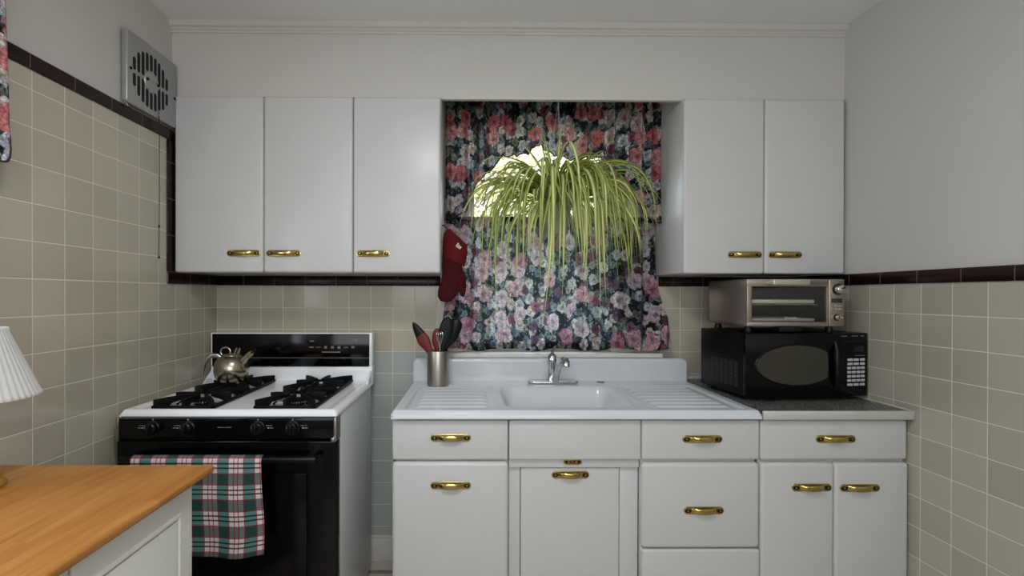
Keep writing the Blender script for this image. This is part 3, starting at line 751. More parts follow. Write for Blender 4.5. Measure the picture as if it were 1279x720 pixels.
def grate(x0, x1, y0, y1, name='grate'):
    """cast-iron double grate: low frame, upright fins reaching towards each burner"""
    b = B(); zb = .918; zt = .950; w = .011
    xc = (x0+x1)/2; ym = (y0+y1)/2
    fr = [(x0, y0), (x1, y0), (x1, y1), (x0, y1)]
    for (p, q) in zip(fr, fr[1:]+fr[:1]):
        b.box(min(p[0], q[0])-w/2, max(p[0], q[0])+w/2, min(p[1], q[1])-w/2, max(p[1], q[1])+w/2, zb-.004, zb+.009, .003)
    b.box(x0, x1, ym-w/2, ym+w/2, zb-.004, zb+.009, .003)
    for by in ((y0*3+y1)/4, (y0+y1*3)/4):
        hy = abs(y1-y0)/4
        # side fins
        for sx, xe in ((-1, x0), (1, x1)):
            b.prism([(xe, zb), (xe, zt-.002), (xe-sx*.02, zt), (xc+sx*.030, zt), (xc+sx*.030, zt-.016), (xe-sx*.05, zb+.008), (xe-sx*.03, zb)], 'y', by-.006, by+.006, .002)
        for sy in (-1, 1):
            ye = by+sy*hy
            b.prism([(ye, zb), (ye, zt-.002), (ye-sy*.02, zt), (by+sy*.030, zt), (by+sy*.030, zt-.016), (ye-sy*.045, zb+.008), (ye-sy*.03, zb)], 'x', xc-.006, xc+.006, .002)
        # broad plates from each corner towards the burner
        for sx, xe in ((-1, x0), (1, x1)):
            for sy in (-1, 1):
                ye = by+sy*hy*.97; d = math.hypot(xe-xc, ye-by); an = math.atan2(by-ye, xc-xe)
                mt = Matrix.Translation((xe, ye, 0))@Matrix.Rotation(an, 4, 'Z')
                b.prism([(-.002, zb-.003), (-.002, zt-.003), (.045, zt), (d-.040, zt), (d-.040, zt-.013), (.060, zb+.012), (.045, zb-.003)], 'y', -.0055, .0055, .0015, mtx=mt)
    return obj(name, b, 'black_matte', t)
grate(.130, .340, -.660, -.130); grate(.495, .705, -.660, -.130)
# control panel
b = B(); b.box(RX0+.012, RX1-.006, -.708, -.656, .822, .894, .004); cp = obj('control_panel', b, 'black', t)
KX = [.161, .283, .527, .648]
for kx in KX:
    b = B(); mt = Matrix.Translation((kx, -.708, .861))@Matrix.Rotation(PI/2, 4, 'X')
    b.lathe([(.0245, 0), (.0245, .003), (.021, .005), (.0195, .020), (.0165, .023), (0, .023)], (0, 0, 0), 32, m='black_plastic', mtx=mt)
    b.box(kx-.0045, kx+.0045, -.739, -.729, .843, .879, .003, m='black_plastic'); b.box(kx-.0135, kx-.012, -.732, -.730, .862, .873, m='mark_dim')
    obj('knob', b, None, t)
b = B()
for kx in KX: b.prism([(kx-.0025, .891), (kx+.0025, .891), (kx, .886)], 'y', -.7088, -.7082, m='mark')
for kx, sg in ((.161, -1), (.283, -1), (.527, 1), (.648, 1)):
    for (dx, dz, w, mm) in ((.034, .007, .012, 'mark_dim'), (.046, .007, .006, 'mark_dim'), (.036, -.001, .005, 'mark'), (.046, -.001, .014, 'mark_dim')):
        x = kx+sg*dx; b.box(x-w/2, x+w/2, -.7088, -.7082, .861+dz-.0014, .861+dz+.0014, m=mm)
for q in range(11): b.box(.386+q*.0045, .389+q*.0045, -.7088, -.7082, .8605, .8635, m='mark_red' if q in (4, 5, 6) else 'mark_dim')
obj('print', b, None, cp, 'small pale printed marks')
b = B(); b.box(RX0+.001, RX0+.012, -.709, -.655, .812, .896, .003, m='steel'); obj('end_cap', b, None, t, 'bright metal end cap of the control panel')
b = B(); b.box(RX1-.006, RX1+.004, -.712, -.655, .812, .896, .003, m='steel')
b.lathe([(0, .012), (.006, .010), (.008, .003), (.008, 0)], (0, 0, 0), 14, m='chrome', mtx=Matrix.Translation((RX1-.006, -.712, .822))@Matrix.Rotation(PI/2, 4, 'X'))
obj('end_cap', b, None, t, 'bright metal end cap of the control panel')
# oven door, handle, drawer
b = B(); b.box(RX0-.002, RX1+.003, -.700, -.657, .200, .812, .006, 3); dr = obj('oven_door', b, 'black', t)
b = B(); b.box(RX0+.1, RX1-.1, -.7018, -.7, .33, .70, .006, 2); obj('door_glass', b, 'black', dr)
b = B(); b.prism(rrect(-.772, -.748, .757, .777, .008), 'x', .085, .748, .004, 2)
for hx in (.11, .72): b.box(hx-.012, hx+.012, -.752, -.699, .757, .777, .003)
obj('handle', b, 'black_plastic', dr, 'black bar handle')
b = B(); b.box(RX0, RX1, -.695, -.657, .045, .192, .006, 3); obj('drawer', b, 'black', t)
# backguard
t2 = t
b = B()
b.box(RX0+.002, RX1, RYB-.028, RYB+.03, .895, .990, .004, m='stove_white')
b.box(RX0+.002, RX1, RYB-.030, RYB+.03, .989, 1.146, .005, m='stove_white')
b.prism([(RYB-.112, .910), (RYB-.028, .910), (RYB-.028, .968)], 'x', RX1-.012, RX1-.002, .002, m='stove_white')
b.prism([(RYB-.112, .910), (RYB-.028, .910), (RYB-.028, .968)], 'x', RX0+.003, RX0+.013, .002, m='stove_white')
bg = obj('backguard', b, None, t)
b = B(); b.box(RX0+.012, RX1-.012, RYB-.036, RYB-.030, .986, 1.141, .002, m='black'); b.box(RX0+.012, RX1-.012, RYB-.0372, RYB-.0358, 1.026, 1.0285, m='mark_dim')
gp = obj('glass_panel', b, None, bg)
b = B(); yy = RYB-.0366
def gmark(u, v, w, h, mm):     # printed marks on the glass, metres from the lower right of the panel
    b.box(RX1-u-w/2, RX1-u+w/2, yy-.0004, yy+.0002, v-h/2, v+h/2, m=mm)
zz = 1.093
for u, w, h in ((.285, .020, .006), (.252, .022, .003), (.218, .013, .012), (.186, .014, .012), (.155, .014, .012), (.123, .022, .003), (.089, .014, .010)): gmark(u, 1.078, w, h, 'mark_dim')
gmark(.283, 1.107, .020, .005, 'mark_dim'); gmark(.192, 1.055, .086, .005, 'mark_dim'); gmark(.005+.087, 1.115, .016, .003, 'mark_dim'); gmark(.092, 1.098, .016, .003, 'mark_dim')
gmark(.092, 1.1065, .003, .012, 'mark_dim'); gmark(.012, 1.115, .001, .001, 'mark_dim')
b.lathe([(0, .002), (.008, .002), (.0085, 0)], (0, 0, 0), 16, m='mark_dim', mtx=Matrix.Translation((RX1-.073-.0, yy, 1.113))@Matrix.Rotation(PI/2, 4, 'X'))
obj('clock_print', b, None, gp, 'dim printed clock keys')

# towel over the oven handle
t = None
def towel(u, v):
    # u across, v: 0 back hem .. 1 front hem
    x = .130+.437*u; L = .437; s = -.10+v*(L)          # arc length from the top of the bar
    top = .780; yc = -.760; r = .0145
    if s < -r*1.57: p = (yc+r, top-r-(abs(s)-r*1.57))
    elif s < r*1.57:
        a = s/r; p = (yc-r*math.sin(a), top-r+r*math.cos(a))
    else: p = (yc-r, top-r-(s-r*1.57))
    hang = max(0, s)/.36
    wav = hang*(.008*math.sin(u*9+1)+.006*math.sin(u*17)+.004)
    yy = p[0]-(wav if s > 0 else 0)
    xx = x+hang*.014*(u-.2)+.004*math.sin(s*22+u*3)*hang
    xx = x+.02+(xx-x-.02)*1.0 if s > -.012 else .36+(x-.36)*.94
    return ((xx, yy, p[1]-.010*hang*(1-u)+.004*hang*math.sin(u*6)), (x, s))
b = B(); b.grid(towel, 70, 90)
o = obj('dish_towel', b, 'plaid'); rebase(o, (.34, -.76, .777))
md = o.modifiers.new('cloth', 'SOLIDIFY'); md.thickness = .0025
tag(o, 'green, white and red plaid dish towel over the oven door handle', 'towel')

# kettle on the rear left burner
KX, KY, KZ = .226, -.300, .951
t = thing('kettle', 'round brushed steel tea kettle on the rear left burner', 'kettle', (KX, KY, KZ))
b = B()
b.lathe([(0, 0), (.050, 0), (.056, .004), (.065, .018), (.0705, .042), (.0705, .058), (.066, .080), (.056, .097), (.043, .108), (.034, .111)], (KX, KY, KZ), 56); obj('body', b, 'kettle', t, angle=60)
b = B(); b.lathe([(.035, .110), (.034, .114), (.022, .119), (0, .121)], (KX, KY, KZ), 40); obj('lid', b, 'kettle', t, angle=60)
b = B(); b.tube([(KX+.044, KY-.010, KZ+.076), (KX+.064, KY-.012, KZ+.098), (KX+.080, KY-.014, KZ+.112)], [.020, .0135, .0108], 20); sp = obj('spout', b, 'kettle', t, angle=60)
b = B(); b.tube([(KX+.076, KY-.014, KZ+.109), (KX+.096, KY-.015, KZ+.125)], [.0125, .0105], 16, m='kettle'); b.tube([(KX+.094, KY-.015, KZ+.124), (KX+.112, KY-.016, KZ+.138)], [.005, .003], 8, m='black_plastic'); obj('whistle_cap', b, None, sp)
b = B(); pts = [(KX-.040, KY, KZ+.098), (KX-.058, KY-.004, KZ+.112), (KX-.080, KY-.008, KZ+.113), (KX-.098, KY-.010, KZ+.098), (KX-.110, KY-.012, KZ+.074), (KX-.117, KY-.012, KZ+.048), (KX-.119, KY-.012, KZ+.028)]
b.tube(pts, [.005, .0075, .0085, .0085, .008, .007, .005], 14, flat=.65); obj('handle', b, 'chrome', t, angle=60)
b = B(); pts = []
for i in range(22):
    a = -.7+i/21*4.6; pts.append((KX-.020+.021*math.cos(a), KY-.012, KZ+.128+.019*math.sin(a)))
b.tube(pts, .0033, 10); obj('ring', b, 'chrome', t, angle=60)
b = B()
for q in (.010, .024): b.tube([(KX+q, KY, KZ+.108), (KX+q+.008, KY-.004, KZ+.128), (KX+q+.015, KY-.005, KZ+.143)], [.0055, .006, .004], 10)
obj('handle_bracket', b, 'kettle', t, angle=60)

# ------------------------------------------------------------------ microwave and toaster oven
MWX, MWY, MZ = 2.348, -.520, .913
M['casing'] = plain('satin black casing', rgb(9, 9, 10), .38, spec=.14); M['front'] = plain('glossy black front', rgb(5, 5, 6), .14, spec=.22)
t = thing('microwave', 'black microwave oven with an oval window on the speckled worktop', 'microwave', (MWX, MWY, MZ), math.radians(4.2), local=True)
mw, md_, z0, z1 = .514, .315, .014, .266
b = B(); b.box(0, mw, .012, md_, z0, z1, .004); body = obj('body', b, 'casing', t)
for fx in (.04, mw-.04):
    for fy in (.05, md_-.04):
        b = B(); b.lathe([(.013, 0), (.014, .004), (.012, z0+.001)], (fx, fy, 0), 14); obj('foot', b, 'black_plastic', t)
b = B()
for c in range(6):
    for r in range(13): b.box(-.0006, .0008, .045+c*.033, .045+c*.033+.024, .045+r*.0082, .045+r*.0082+.0042)
M['vent'] = plain('vent slots', rgb(34, 34, 37), .6); obj('side_vent', b, 'vent', body)
DX = .385
def front(x0, x1, bulge, name, mat):
    b = B(); n = 24
    def y(x): return -bulge*(1-((x/mw)*2-1)**2)-.004
    pts = [(x0+(x1-x0)*i/n, y(x0+(x1-x0)*i/n)) for i in range(n+1)]
    b.prism(pts+[(x1, .0115), (x0, .0115)], 'z', z0, z1, .004, 3); return obj(name, b, mat, t, angle=30), y
dr, yf = front(0, DX-.001, .018, 'door', 'front')
cpn, _ = front(DX+.001, mw, .018, 'control_panel', 'front')
# oval window ring and screen follow the bowed door
def onfront(x, z, off): return Vector((x, yf(x)-off, z))
b = B(); tbm = bmesh.new()
def oval(k, n=56):
    pts = []
    for i in range(n):
        a = 2*PI*i/n; x = .205+.170*k*math.cos(a); z = .142+.082*k*math.sin(a)*(1 if math.cos(a) < 0 else 1)
        if x > .330: x = .330+(x-.330)*.08
        pts.append((x, z))
    return pts
rr = [[tbm.verts.new(onfront(x, z, o)) for x, z in oval(k)] for k, o in ((1.0, .0002), (.985, .0035), (.965, .0035), (.95, .0006))]
for a, c in zip(rr, rr[1:]):
    for j in range(56): tbm.faces.new((a[j], a[(j+1) % 56], c[(j+1) % 56], c[j]))
b.add(tbm, 'black_plastic'); tbm = bmesh.new()
R2 = [[tbm.verts.new(onfront(.205+(x-.205)*k, .142+(z-.142)*k, .0007)) for x, z in oval(.95)] for k in (1, .75, .5, .25)]
for a, c in zip(R2, R2[1:]):
    for j in range(56): tbm.faces.new((a[j], a[(j+1) % 56], c[(j+1) % 56], c[j]))
tbm.faces.new(R2[-1]); bmesh.ops.recalc_face_normals(tbm, faces=tbm.faces)
M['mesh_window'] = plain('dark oven window', '37352e', .12); b.add(tbm, 'mesh_window')
obj('oval_window', b, None, dr, angle=50)
b = B(); b.tube([onfront(.362, .050, .001), onfront(.360, .08, .012), onfront(.359, .14, .014), onfront(.360, .20, .012), onfront(.362, .232, .001)], [.006, .008, .009, .008, .006], 12); obj('handle', b, 'black_plastic', dr, angle=60)
b = B()
for r in range(7):
    n = 3 if r in (0, 1, 6) else 4
    for c in range(n):
        wtot = .082; g = .004; w = (wtot-g*(n-1))/n; x0 = .418+c*(w+g); zc = .160-r*.0165
        xa = x0+w/2; b.box(x0, x0+w, yf(xa)-.0012, yf(xa)+.002, zc-.005, zc+.005, .001)
obj('keypad', b, 'mark', cpn, 'rows of pale grey keys')
b = B(); b.box(.425, .492, yf(.458)-.0008, yf(.458)+.004, .192, .212, .001); M['display'] = plain('dark display', '10161c', .08); obj('display', b, 'display', cpn)
b = B()
for x0, x1 in ((.38, .415), (.42, .465), (.475, .495)): b.box(x0, x1, yf((x0+x1)/2)-.0006, yf((x0+x1)/2)+.002, .253, .2555)
b.box(.418, .498, yf(.458)-.0006, yf(.458)+.004, .1755, .1775)
obj('print', b, 'mark_dim', cpn)

TX0, TX1, TY0, TY1, TZ0, TZ1 = 2.367, 2.7575, -.487, -.190, 1.2045, 1.3935
t = thing('toaster_oven', 'brushed steel toaster oven on top of the black microwave', 'toaster oven', (2.56, -.34, 1.179))
b = B(); w = .010
b.box(TX0, TX1, TY0, TY1, TZ1-w, TZ1, .004); b.box(TX0, TX1, TY0, TY1, TZ0, TZ0+w, .003); b.box(TX0, TX0+w, TY0, TY1, TZ0, TZ1, .004)
b.box(TX1-.065, TX1, TY0, TY1, TZ0, TZ1, .004); b.box(TX0, TX1, TY1-w, TY1, TZ0, TZ1, .003); body = obj('body', b, 'toaster', t)
M['cavity'] = plain('dark oven lining', rgb(20, 18, 16), .7)
b = B(); a = w+.0006
b.box(TX0+a, TX1-.066, TY0+.004, TY1-a, TZ1-a-.002, TZ1-a); b.box(TX0+a, TX1-.066, TY0+.004, TY1-a, TZ0+a, TZ0+a+.002); b.box(TX0+a, TX0+a+.002, TY0+.004, TY1-a, TZ0+a, TZ1-a)
b.box(TX1-.068, TX1-.066, TY0+.004, TY1-a, TZ0+a, TZ1-a); b.box(TX0+a, TX1-.066, TY1-a-.002, TY1-a, TZ0+a, TZ1-a); obj('oven_lining', b, 'cavity', body)
for fx in (TX0+.03, TX1-.03):
    for fy in (TY0+.03, TY1-.03):
        b = B(); b.lathe([(.014, 0), (.015, .006), (.012, .0262)], (fx, fy, 1.1788), 14); obj('foot', b, 'black_plastic', t)
DXR = TX1-.0645; yd = TY0-.014
b = B()
b.box(TX0, DXR, yd, TY0-.0006, TZ1-.030, TZ1, .004); b.box(TX0, DXR, yd, TY0-.0006, TZ0, TZ0+.019, .004)
b.box(TX0, TX0+.020, yd, TY0-.0006, TZ0+.015, TZ1-.026, .002); b.box(DXR-.008, DXR, yd, TY0-.0006, TZ0+.015, TZ1-.026, .002)
dr = obj('door', b, 'toaster', t)
b = B(); b.box(TX0+.018, DXR-.006, yd+.004, yd+.008, TZ0+.017, TZ1-.028); gl = obj('door_glass', b, 'oven_glass', dr)
b = B(); b.box(2.436, 2.580, yd-.058, yd-.034, TZ1-.026, TZ1-.002, .006, 3)
for hx in (2.452, 2.564): b.box(hx-.008, hx+.008, yd-.036, yd+.001, TZ1-.022, TZ1-.008, .003)
M['grip'] = plain('pale metal grip', 'bdb9a8', .35, .6); obj('handle', b, 'grip', dr, 'pale grey grip')
cu = bpy.data.curves.new('maker_print', 'FONT'); cu.body = 'Breville'; cu.size = .017; cu.extrude = .0002; cu.align_x = 'CENTER'
o = bpy.data.objects.new('maker_print', cu); COL.objects.link(o); cu.materials.append(M['mark']); o.parent = gl
o.rotation_euler = (PI/2, 0, 0); o.location = Vector((2.545, yd+.0036, TZ0+.029))-HOME[gl.name]
bpy.context.view_layer.update()
me = bpy.data.meshes.new_from_object(o); n2 = bpy.data.objects.new('maker_print', me); COL.objects.link(n2); n2.parent = gl; n2.rotation_euler = o.rotation_euler; n2.location = o.location
bpy.data.objects.remove(o); bpy.data.curves.remove(cu); n2.name = 'maker_print'; n2['label'] = 'small white lettering on the oven glass'
b = B()
for q in range(13): b.tube([(TX0+.02+q*.0245, TY0+.02, 1.292), (TX0+.02+q*.0245, TY1-.02, 1.292)], .0015, 6)
b.tube([(TX0+.012, TY0+.02, 1.292), (DXR-.006, TY0+.02, 1.292)], .0022, 8); b.tube([(TX0+.012, TY1-.03, 1.292), (DXR-.006, TY1-.03, 1.292)], .0022, 8); obj('wire_rack', b, 'chrome', t)
M['tray'] = plain('pale enamel tray', rgb(255, 250, 222), .4)
b = B(); b.box(TX0+.03, DXR-.02, TY0+.035, TY1-.04, 1.296, 1.312, .004, 3); obj('baking_pan', b, 'tray', t, 'pale shallow pan on the rack')
b = B(); b.box(TX0+.014, DXR-.035, TY0+.012, TY1-.04, TZ0+.018, TZ0+.032, .005, 3); obj('drip_tray', b, 'alu', t, 'grey metal tray at the bottom')
b = B(); b.box(2.490, 2.580, yd-.010, TY0+.01, TZ0-.021, TZ0-.001, .003); obj('crumb_tray_grip', b, 'black_plastic', t)
b = B(); b.box(DXR+.0015, TX1, yd, TY0-.0006, TZ0, TZ1, .004, 3); cpn = obj('control_panel', b, 'toaster', t)
xk = (DXR+TX1)/2
b = B(); mt = Matrix.Translation((xk+.004, yd, 1.353))@Matrix.Rotation(PI/2, 4, 'X')
b.lathe([(.022, 0), (.022, .002), (.019, .0025)], (0, 0, 0), 28, m='black_plastic', mtx=mt); b.lathe([(.017, .002), (.016, .022), (.013, .024), (0, .024)], (0, 0, 0), 28, m='chrome', mtx=mt); obj('dial', b, None, cpn)
b = B(); b.box(xk-.022, xk+.022, yd-.001, yd+.002, 1.300, 1.317, .001); M['lcd'] = plain('grey display', '2a2d28', .2); obj('display', b, 'lcd', cpn)
for r in range(2):
    for c in range(3):
        b = B(); b.box(xk-.020+c*.0145, xk-.020+c*.0145+.011, yd-.0015, yd+.001, 1.271+r*.0125, 1.278+r*.0125, .002); obj('button', b, 'chrome', cpn)
for sx in (-1, 1):
    b = B(); b.box(xk+sx*.0215-.004, xk+sx*.0215+.004, yd-.0015, yd+.001, 1.238, 1.244, .002); obj('button', b, 'chrome', cpn)
b = B(); mt = Matrix.Translation((xk, yd, 1.241))@Matrix.Rotation(PI/2, 4, 'X')
b.lathe([(.013, 0), (.013, .002), (.0105, .0025)], (0, 0, 0), 24, m='black_plastic', mtx=mt); b.lathe([(.010, .002), (.0095, .012), (0, .013)], (0, 0, 0), 24, m='chrome', mtx=mt); b.box(xk-.001, xk+.001, yd-.0136, yd-.0125, 1.234, 1.248, m='black_plastic'); obj('selector_dial', b, None, cpn)
# wall plate mostly behind the microwave
b = B(); b.box(2.437, 2.507, -.006, 0, 1.040, 1.118, .002); o = obj('wall_plate', b, 'trim'); rebase(o, (2.47, 0, 1.08)); tag(o, 'edge of a white wall plate on the tiles behind the microwave', 'outlet')

# ------------------------------------------------------------------ peninsula counter
PX, PY = .654, -1.215
t = thing('peninsula_cabinet', 'white panel-door base cabinet under the wooden worktop', 'cabinet', (.31, -1.8, 0))
M['cab2'] = enamel('warm white cabinet', rgb(198, 198, 194, 1.17), .4)
b = B(); b.box(.004, .610, -2.55, PY-.05, 0, .895, .002); obj('body', b, 'cab2', t)
def pdoor(y0, y1):
    b = B(); b.box(.6105, .630, y0, y1, .105, .890, .004, 3)
    d = obj('door', b, 'cab2', t)
    b = B(); i0, i1, j0, j1 = y0+.042, y1-.042, .15, .842
    def ringp(k, x): return [(x, i0+k, j0+k), (x, i1-k, j0+k), (x, i1-k, j1-k), (x, i0+k, j1-k)]
    b.loft([ringp(0, .6302), ringp(.003, .6325), ringp(.008, .6330), ringp(.013, .6300), ringp(.014, .6300)], None, cap=False)
    obj('panel_moulding', b, 'cab2', d, angle=20)
    return d
pdoor(-1.594, -1.266); pdoor(-1.928, -1.600); pdoor(-2.262, -1.934)
b = B(); b.box(.002, PX, -2.58, PY, .8965, .914, .0055, 4); o = obj('butcher_block_worktop', b, 'wood'); rebase(o, (.33, -1.9, .8965)); tag(o, 'light wood butcher block worktop in the left foreground', 'worktop')

# table lamp
LX, LY, LZ = .232, -1.365, .914
t = thing('table_lamp', 'table lamp with a white pleated shade at the left end of the wooden worktop', 'lamp', (LX, LY, LZ))
b = B(); b.lathe([(0, 0), (.048, 0), (.050, .006), (.047, .014), (.042, .018), (.041, .026), (.036, .030), (0, .030)], (LX, LY, LZ), 8); obj('base', b, 'gold', t, 'gold stepped base')
b = B(); prof = [(0, .029), (.032, .03), (.034, .036)]
for i in range(18): prof += [(.0325+.0016*(i % 2), .040+i*.0075)]
prof += [(.026, .178), (.014, .184), (0, .184)]
b.lathe(prof, (LX, LY, LZ), 24, mod=lambda u: 1+.03*math.cos(2*PI*u*12)); obj('stem', b, 'ceramic', t)
b = B(); b.tube([(LX, LY, LZ+.18), (LX, LY, LZ+.30)], .006, 10); b.tube([(LX-.05, LY, LZ+.335), (LX+.05, LY, LZ+.335)], .0015, 6); b.tube([(LX, LY-.05, LZ+.335), (LX, LY+.05, LZ+.335)], .0015, 6); b.tube([(LX, LY, LZ+.30), (LX, LY, LZ+.35)], .004, 8); obj('socket', b, 'brass', t)
b = B(); b.lathe([(.104, .193), (.1045, .196), (.104, .199), (.102, .201), (.052, .334), (.0525, .338), (.051, .342), (.0495, .342), (.0495, .336), (.099, .199), (.102, .193)], (LX, LY, LZ), 288, mod=lambda u: 1+.012*math.cos(2*PI*u*48)); obj('lamp_shade', b, 'shade', t, angle=70)

# ------------------------------------------------------------------ exhaust fan
t = thing('exhaust_fan', 'square grey metal exhaust fan grille high on the left wall', 'fan', (0, -.495, 2.155))
y0, y1, z0, z1 = -.637, -.352, 2.030, 2.300
b = B(); b.prism(rrect(y0, y1, z0, z1, .012), 'x', -.004, .020, .006, 3); plate = obj('cover_plate', b, 'fan', t)
yc, zc, R1 = -.509, 2.156, .107
b = B()
for k in range(9):
    yo = -.092+k*.0230
    h = math.sqrt(max(0, R1**2-yo**2)); inner = .041
    gaps = [(-h, -.006), (.006, h)]
    if abs(yo) < inner: hi = math.sqrt(inner**2-yo**2); gaps = [(-h, -max(hi, .006)), (max(hi, .006), h)]
    for a, c in gaps:
        if c-a > .008: b.prism([(yc+yo+q[1], zc+(a+c)/2+q[0]) for q in stadium(0, 0, c-a, min(.0152, c-a), 4)], 'x', .0195, .0206)
obj('grille_slot', b, 'dark', plate)
b = B(); b.lathe([(.041, 0), (.039, .004), (.024, .007), (0, .008)], (0, 0, 0), 32, m='fan', mtx=Matrix.Translation((.020, yc, zc))@Matrix.Rotation(PI/2, 4, 'Y'))
obj('hub', b, None, t)
for (yy, zz) in ((y0+.018, zc+.004), (y1-.014, zc-.004), (yc-.030, zc+.0), (yc+.030, zc)):
    b = B(); b.lathe([(.006, 0), (.005, .003), (0, .004)], (0, 0, 0), 12, mtx=Matrix.Translation((.0275 if abs(yy-yc) < .05 else .020, yy, zz))@Matrix.Rotation(PI/2, 4, 'Y'))
    obj('screw', b, 'black_matte', t)
b = B(); b.tube([(.012, yc+.024, 2.060), (.034, yc+.024, 2.055), (.038, yc+.026, 2.047), (.032, yc+.030, 2.037)], .0025, 8); obj('hook', b, 'chrome', t); b = B(); b.tube([(.004, y0+.004, 2.03), (.015, y0+.004, 2.024), (.015, y0+.010, 2.018), (.006, y0+.010, 2.016)], .003, 8); obj('hook', b, 'chrome', t)
b = B(); b.tube([(.022, yc+.044, 2.062), (.022, yc+.044, 1.70), (.020, yc+.044, 1.480)], .0016, 6)
for zz in (1.60, 1.476): b.lathe([(0, .006), (.004, .003), (.004, -.003), (0, -.006)], (.021, yc+.044, zz), 10)
obj('pull_chain', b, 'cord', t, 'long dark pull cord')

# ------------------------------------------------------------------ curtains
def pw(tab, x):
    if x <= tab[0][0]: return tab[0][1]
    for (a, p), (c, q) in zip(tab, tab[1:]):
        if x <= c: return p+(q-p)*(x-a)/(c-a)
    return tab[-1][1]
VAL = [(1.142, 1.690), (1.19, 1.705), (1.245, 1.728), (1.262, 1.80), (1.30, 1.872), (1.36, 1.925), (1.40, 1.972), (1.415, 1.99), (1.50, 2.00), (1.545, 2.006), (1.56, 2.04), (1.60, 2.045), (1.645, 2.012), (1.70, 1.99), (1.76, 1.983), (1.84, 1.992), (1.91, 1.99), (1.95, 1.955), (1.985, 1.90), (2.045, 1.814), (2.09, 1.730), (2.125, 1.692), (2.175, 1.675)]
def fold(x, k, ph=0):
    return math.sin(x*k+ph+1.3*math.sin(x*k*.37))+.45*math.sin(x*k*2.3+ph*2+1)
t = thing('curtain_valance', 'swagged floral valance across the top of the sink window', 'curtain', (1.66, -.07, 2.27))
def val(u, v):
    x = 1.1425+1.033*u; zb = pw(VAL, x); z = 2.30+(zb-2.30)*v
    y = -.100-.017*fold(x, 104)*(.55+.45*v)-.006*math.sin(v*7+x*9)
    return ((x, y, z), (x*1.35+.5, z))
b = B(); b.grid(val, 240, 70); obj('cloth', b, 'floral', t)
b = B(); pts = [Vector(val(i/240, 1)[0]) for i in range(241)]; b.tube(pts, .0032, 6); obj('hem', b, 'hem', t, 'dark binding along the scalloped edge')
def valhead(u, v):
    p, q = val(u, 0); z = 2.30-.155*v
    return ((p[0], p[1]+.007, z), (q[0], z))
b = B(); b.grid(valhead, 240, 12); obj('heading', b, 'floral', t)
b = B(); b.tube([(1.141, -.094, 2.285), (2.176, -.094, 2.285)], .008, 10); obj('rod', b, 'trim', t)
t = thing('cafe_curtain', 'floral lower curtain hanging to the sill behind the plant', 'curtain', (1.66, -.07, 1.70))
def tier(u, v, off=0.0):
    z = 1.712+(1.064-1.712)*v
    fl = ss(1.43-z, 0, .36)
    x = 1.146+1.026*u+fl*(-.018*(1-u)+.072*u**2)
    head = 1-.6*ss(v, .0, .05)
    y = -.050-off-.015*fold(x+.02*v, 66, .7)*(.5+.6*v)-.034*ss(v, .2, .9)
    z += .006*math.sin(x*23)*ss(v, .5, 1)
    return ((x, y, z), (x*1.25, z+3.1))
b = B(); b.grid(tier, 240, 80); obj('cloth', b, 'floral_backlit', t)
b = B(); b.grid(lambda u, v: tier(u, .948+.052*v, -.0025), 240, 6); obj('hem', b, 'floral_backlit', t)
b = B(); b.grid(lambda u, v: tier(u, .0+.05*v, -.0025), 240, 6); obj('heading', b, 'floral_backlit', t)
b = B(); b.tube([(1.141, -.027, 1.695), (2.176, -.027, 1.695)], .006, 10); obj('rod', b, 'trim', t)
# swag at the left edge of the picture
t = thing('side_curtain', 'floral curtain on the left wall at the edge of the picture', 'curtain', (.05, -1.5, 2.3))
def sidec(u, v):
    y = -1.118-.82*u
    zb = 1.668+.10*(1-min(1, u/.03))**2+.30*ss(u, .25, .6)
    z = 2.36+(zb-2.36)*v
    x = .062+.014*math.sin(y*55+.6)+.010*math.sin(y*23+v*2)-.024*(1-min(1, u/.03))**2
    y += -.004*(1-v)
    return ((x, y, z), (y*1.3+4.2, z+.37))
b = B(); b.grid(sidec, 160, 70); obj('cloth', b, 'floral', t)
b = B(); b.tube([sidec(i/160, 1)[0] for i in range(161)], .003, 6); obj('hem', b, 'hem', t)
b = B(); b.tube([(.05, -1.06, 2.345), (.05, -2.2, 2.345)], .009, 10); b.tube([(-.006, -1.07, 2.345), (.05, -1.07, 2.345)], .006, 8); obj('rod', b, 'trim', t)

# ------------------------------------------------------------------ oven mitt on the cabinet side
t = thing('oven_mitt', 'red quilted oven mitt hanging against the curtain beside the wall cabinet', 'oven mitt', (1.19, -.285, 1.60))
def blade(b, prof, y0, th, m):
    """prof: (left (x,z), right (x,z)) stations -> padded loft"""
    rings = []; n = 20
    for i, (l, r, k) in enumerate(prof):
        l, r = Vector((l[0], 0, l[1])), Vector((r[0], 0, r[1])); c = (l+r)/2; h = (r-l)/2
        rings.append([c+h*math.cos(2*PI*j/n)+Vector((0, y0+th*k*math.sin(2*PI*j/n), 0)) for j in range(n)])
    b.loft(rings, m)
b = B(); Y0 = -.285
blade(b, [((1.1435, 1.512), (1.226, 1.468), 1), ((1.1425, 1.50), (1.230, 1.455), 1.05), ((1.142, 1.46), (1.236, 1.43), 1.1), ((1.1415, 1.425), (1.241, 1.41), 1.1), ((1.136, 1.385), (1.236, 1.385), 1.1), ((1.126, 1.36), (1.226, 1.362), 1.05), ((1.122, 1.335), (1.212, 1.337), 1), ((1.124, 1.318), (1.200, 1.318), .85), ((1.132, 1.303), (1.185, 1.303), .6), ((1.146, 1.297), (1.169, 1.297), .25)], Y0, .022, None)
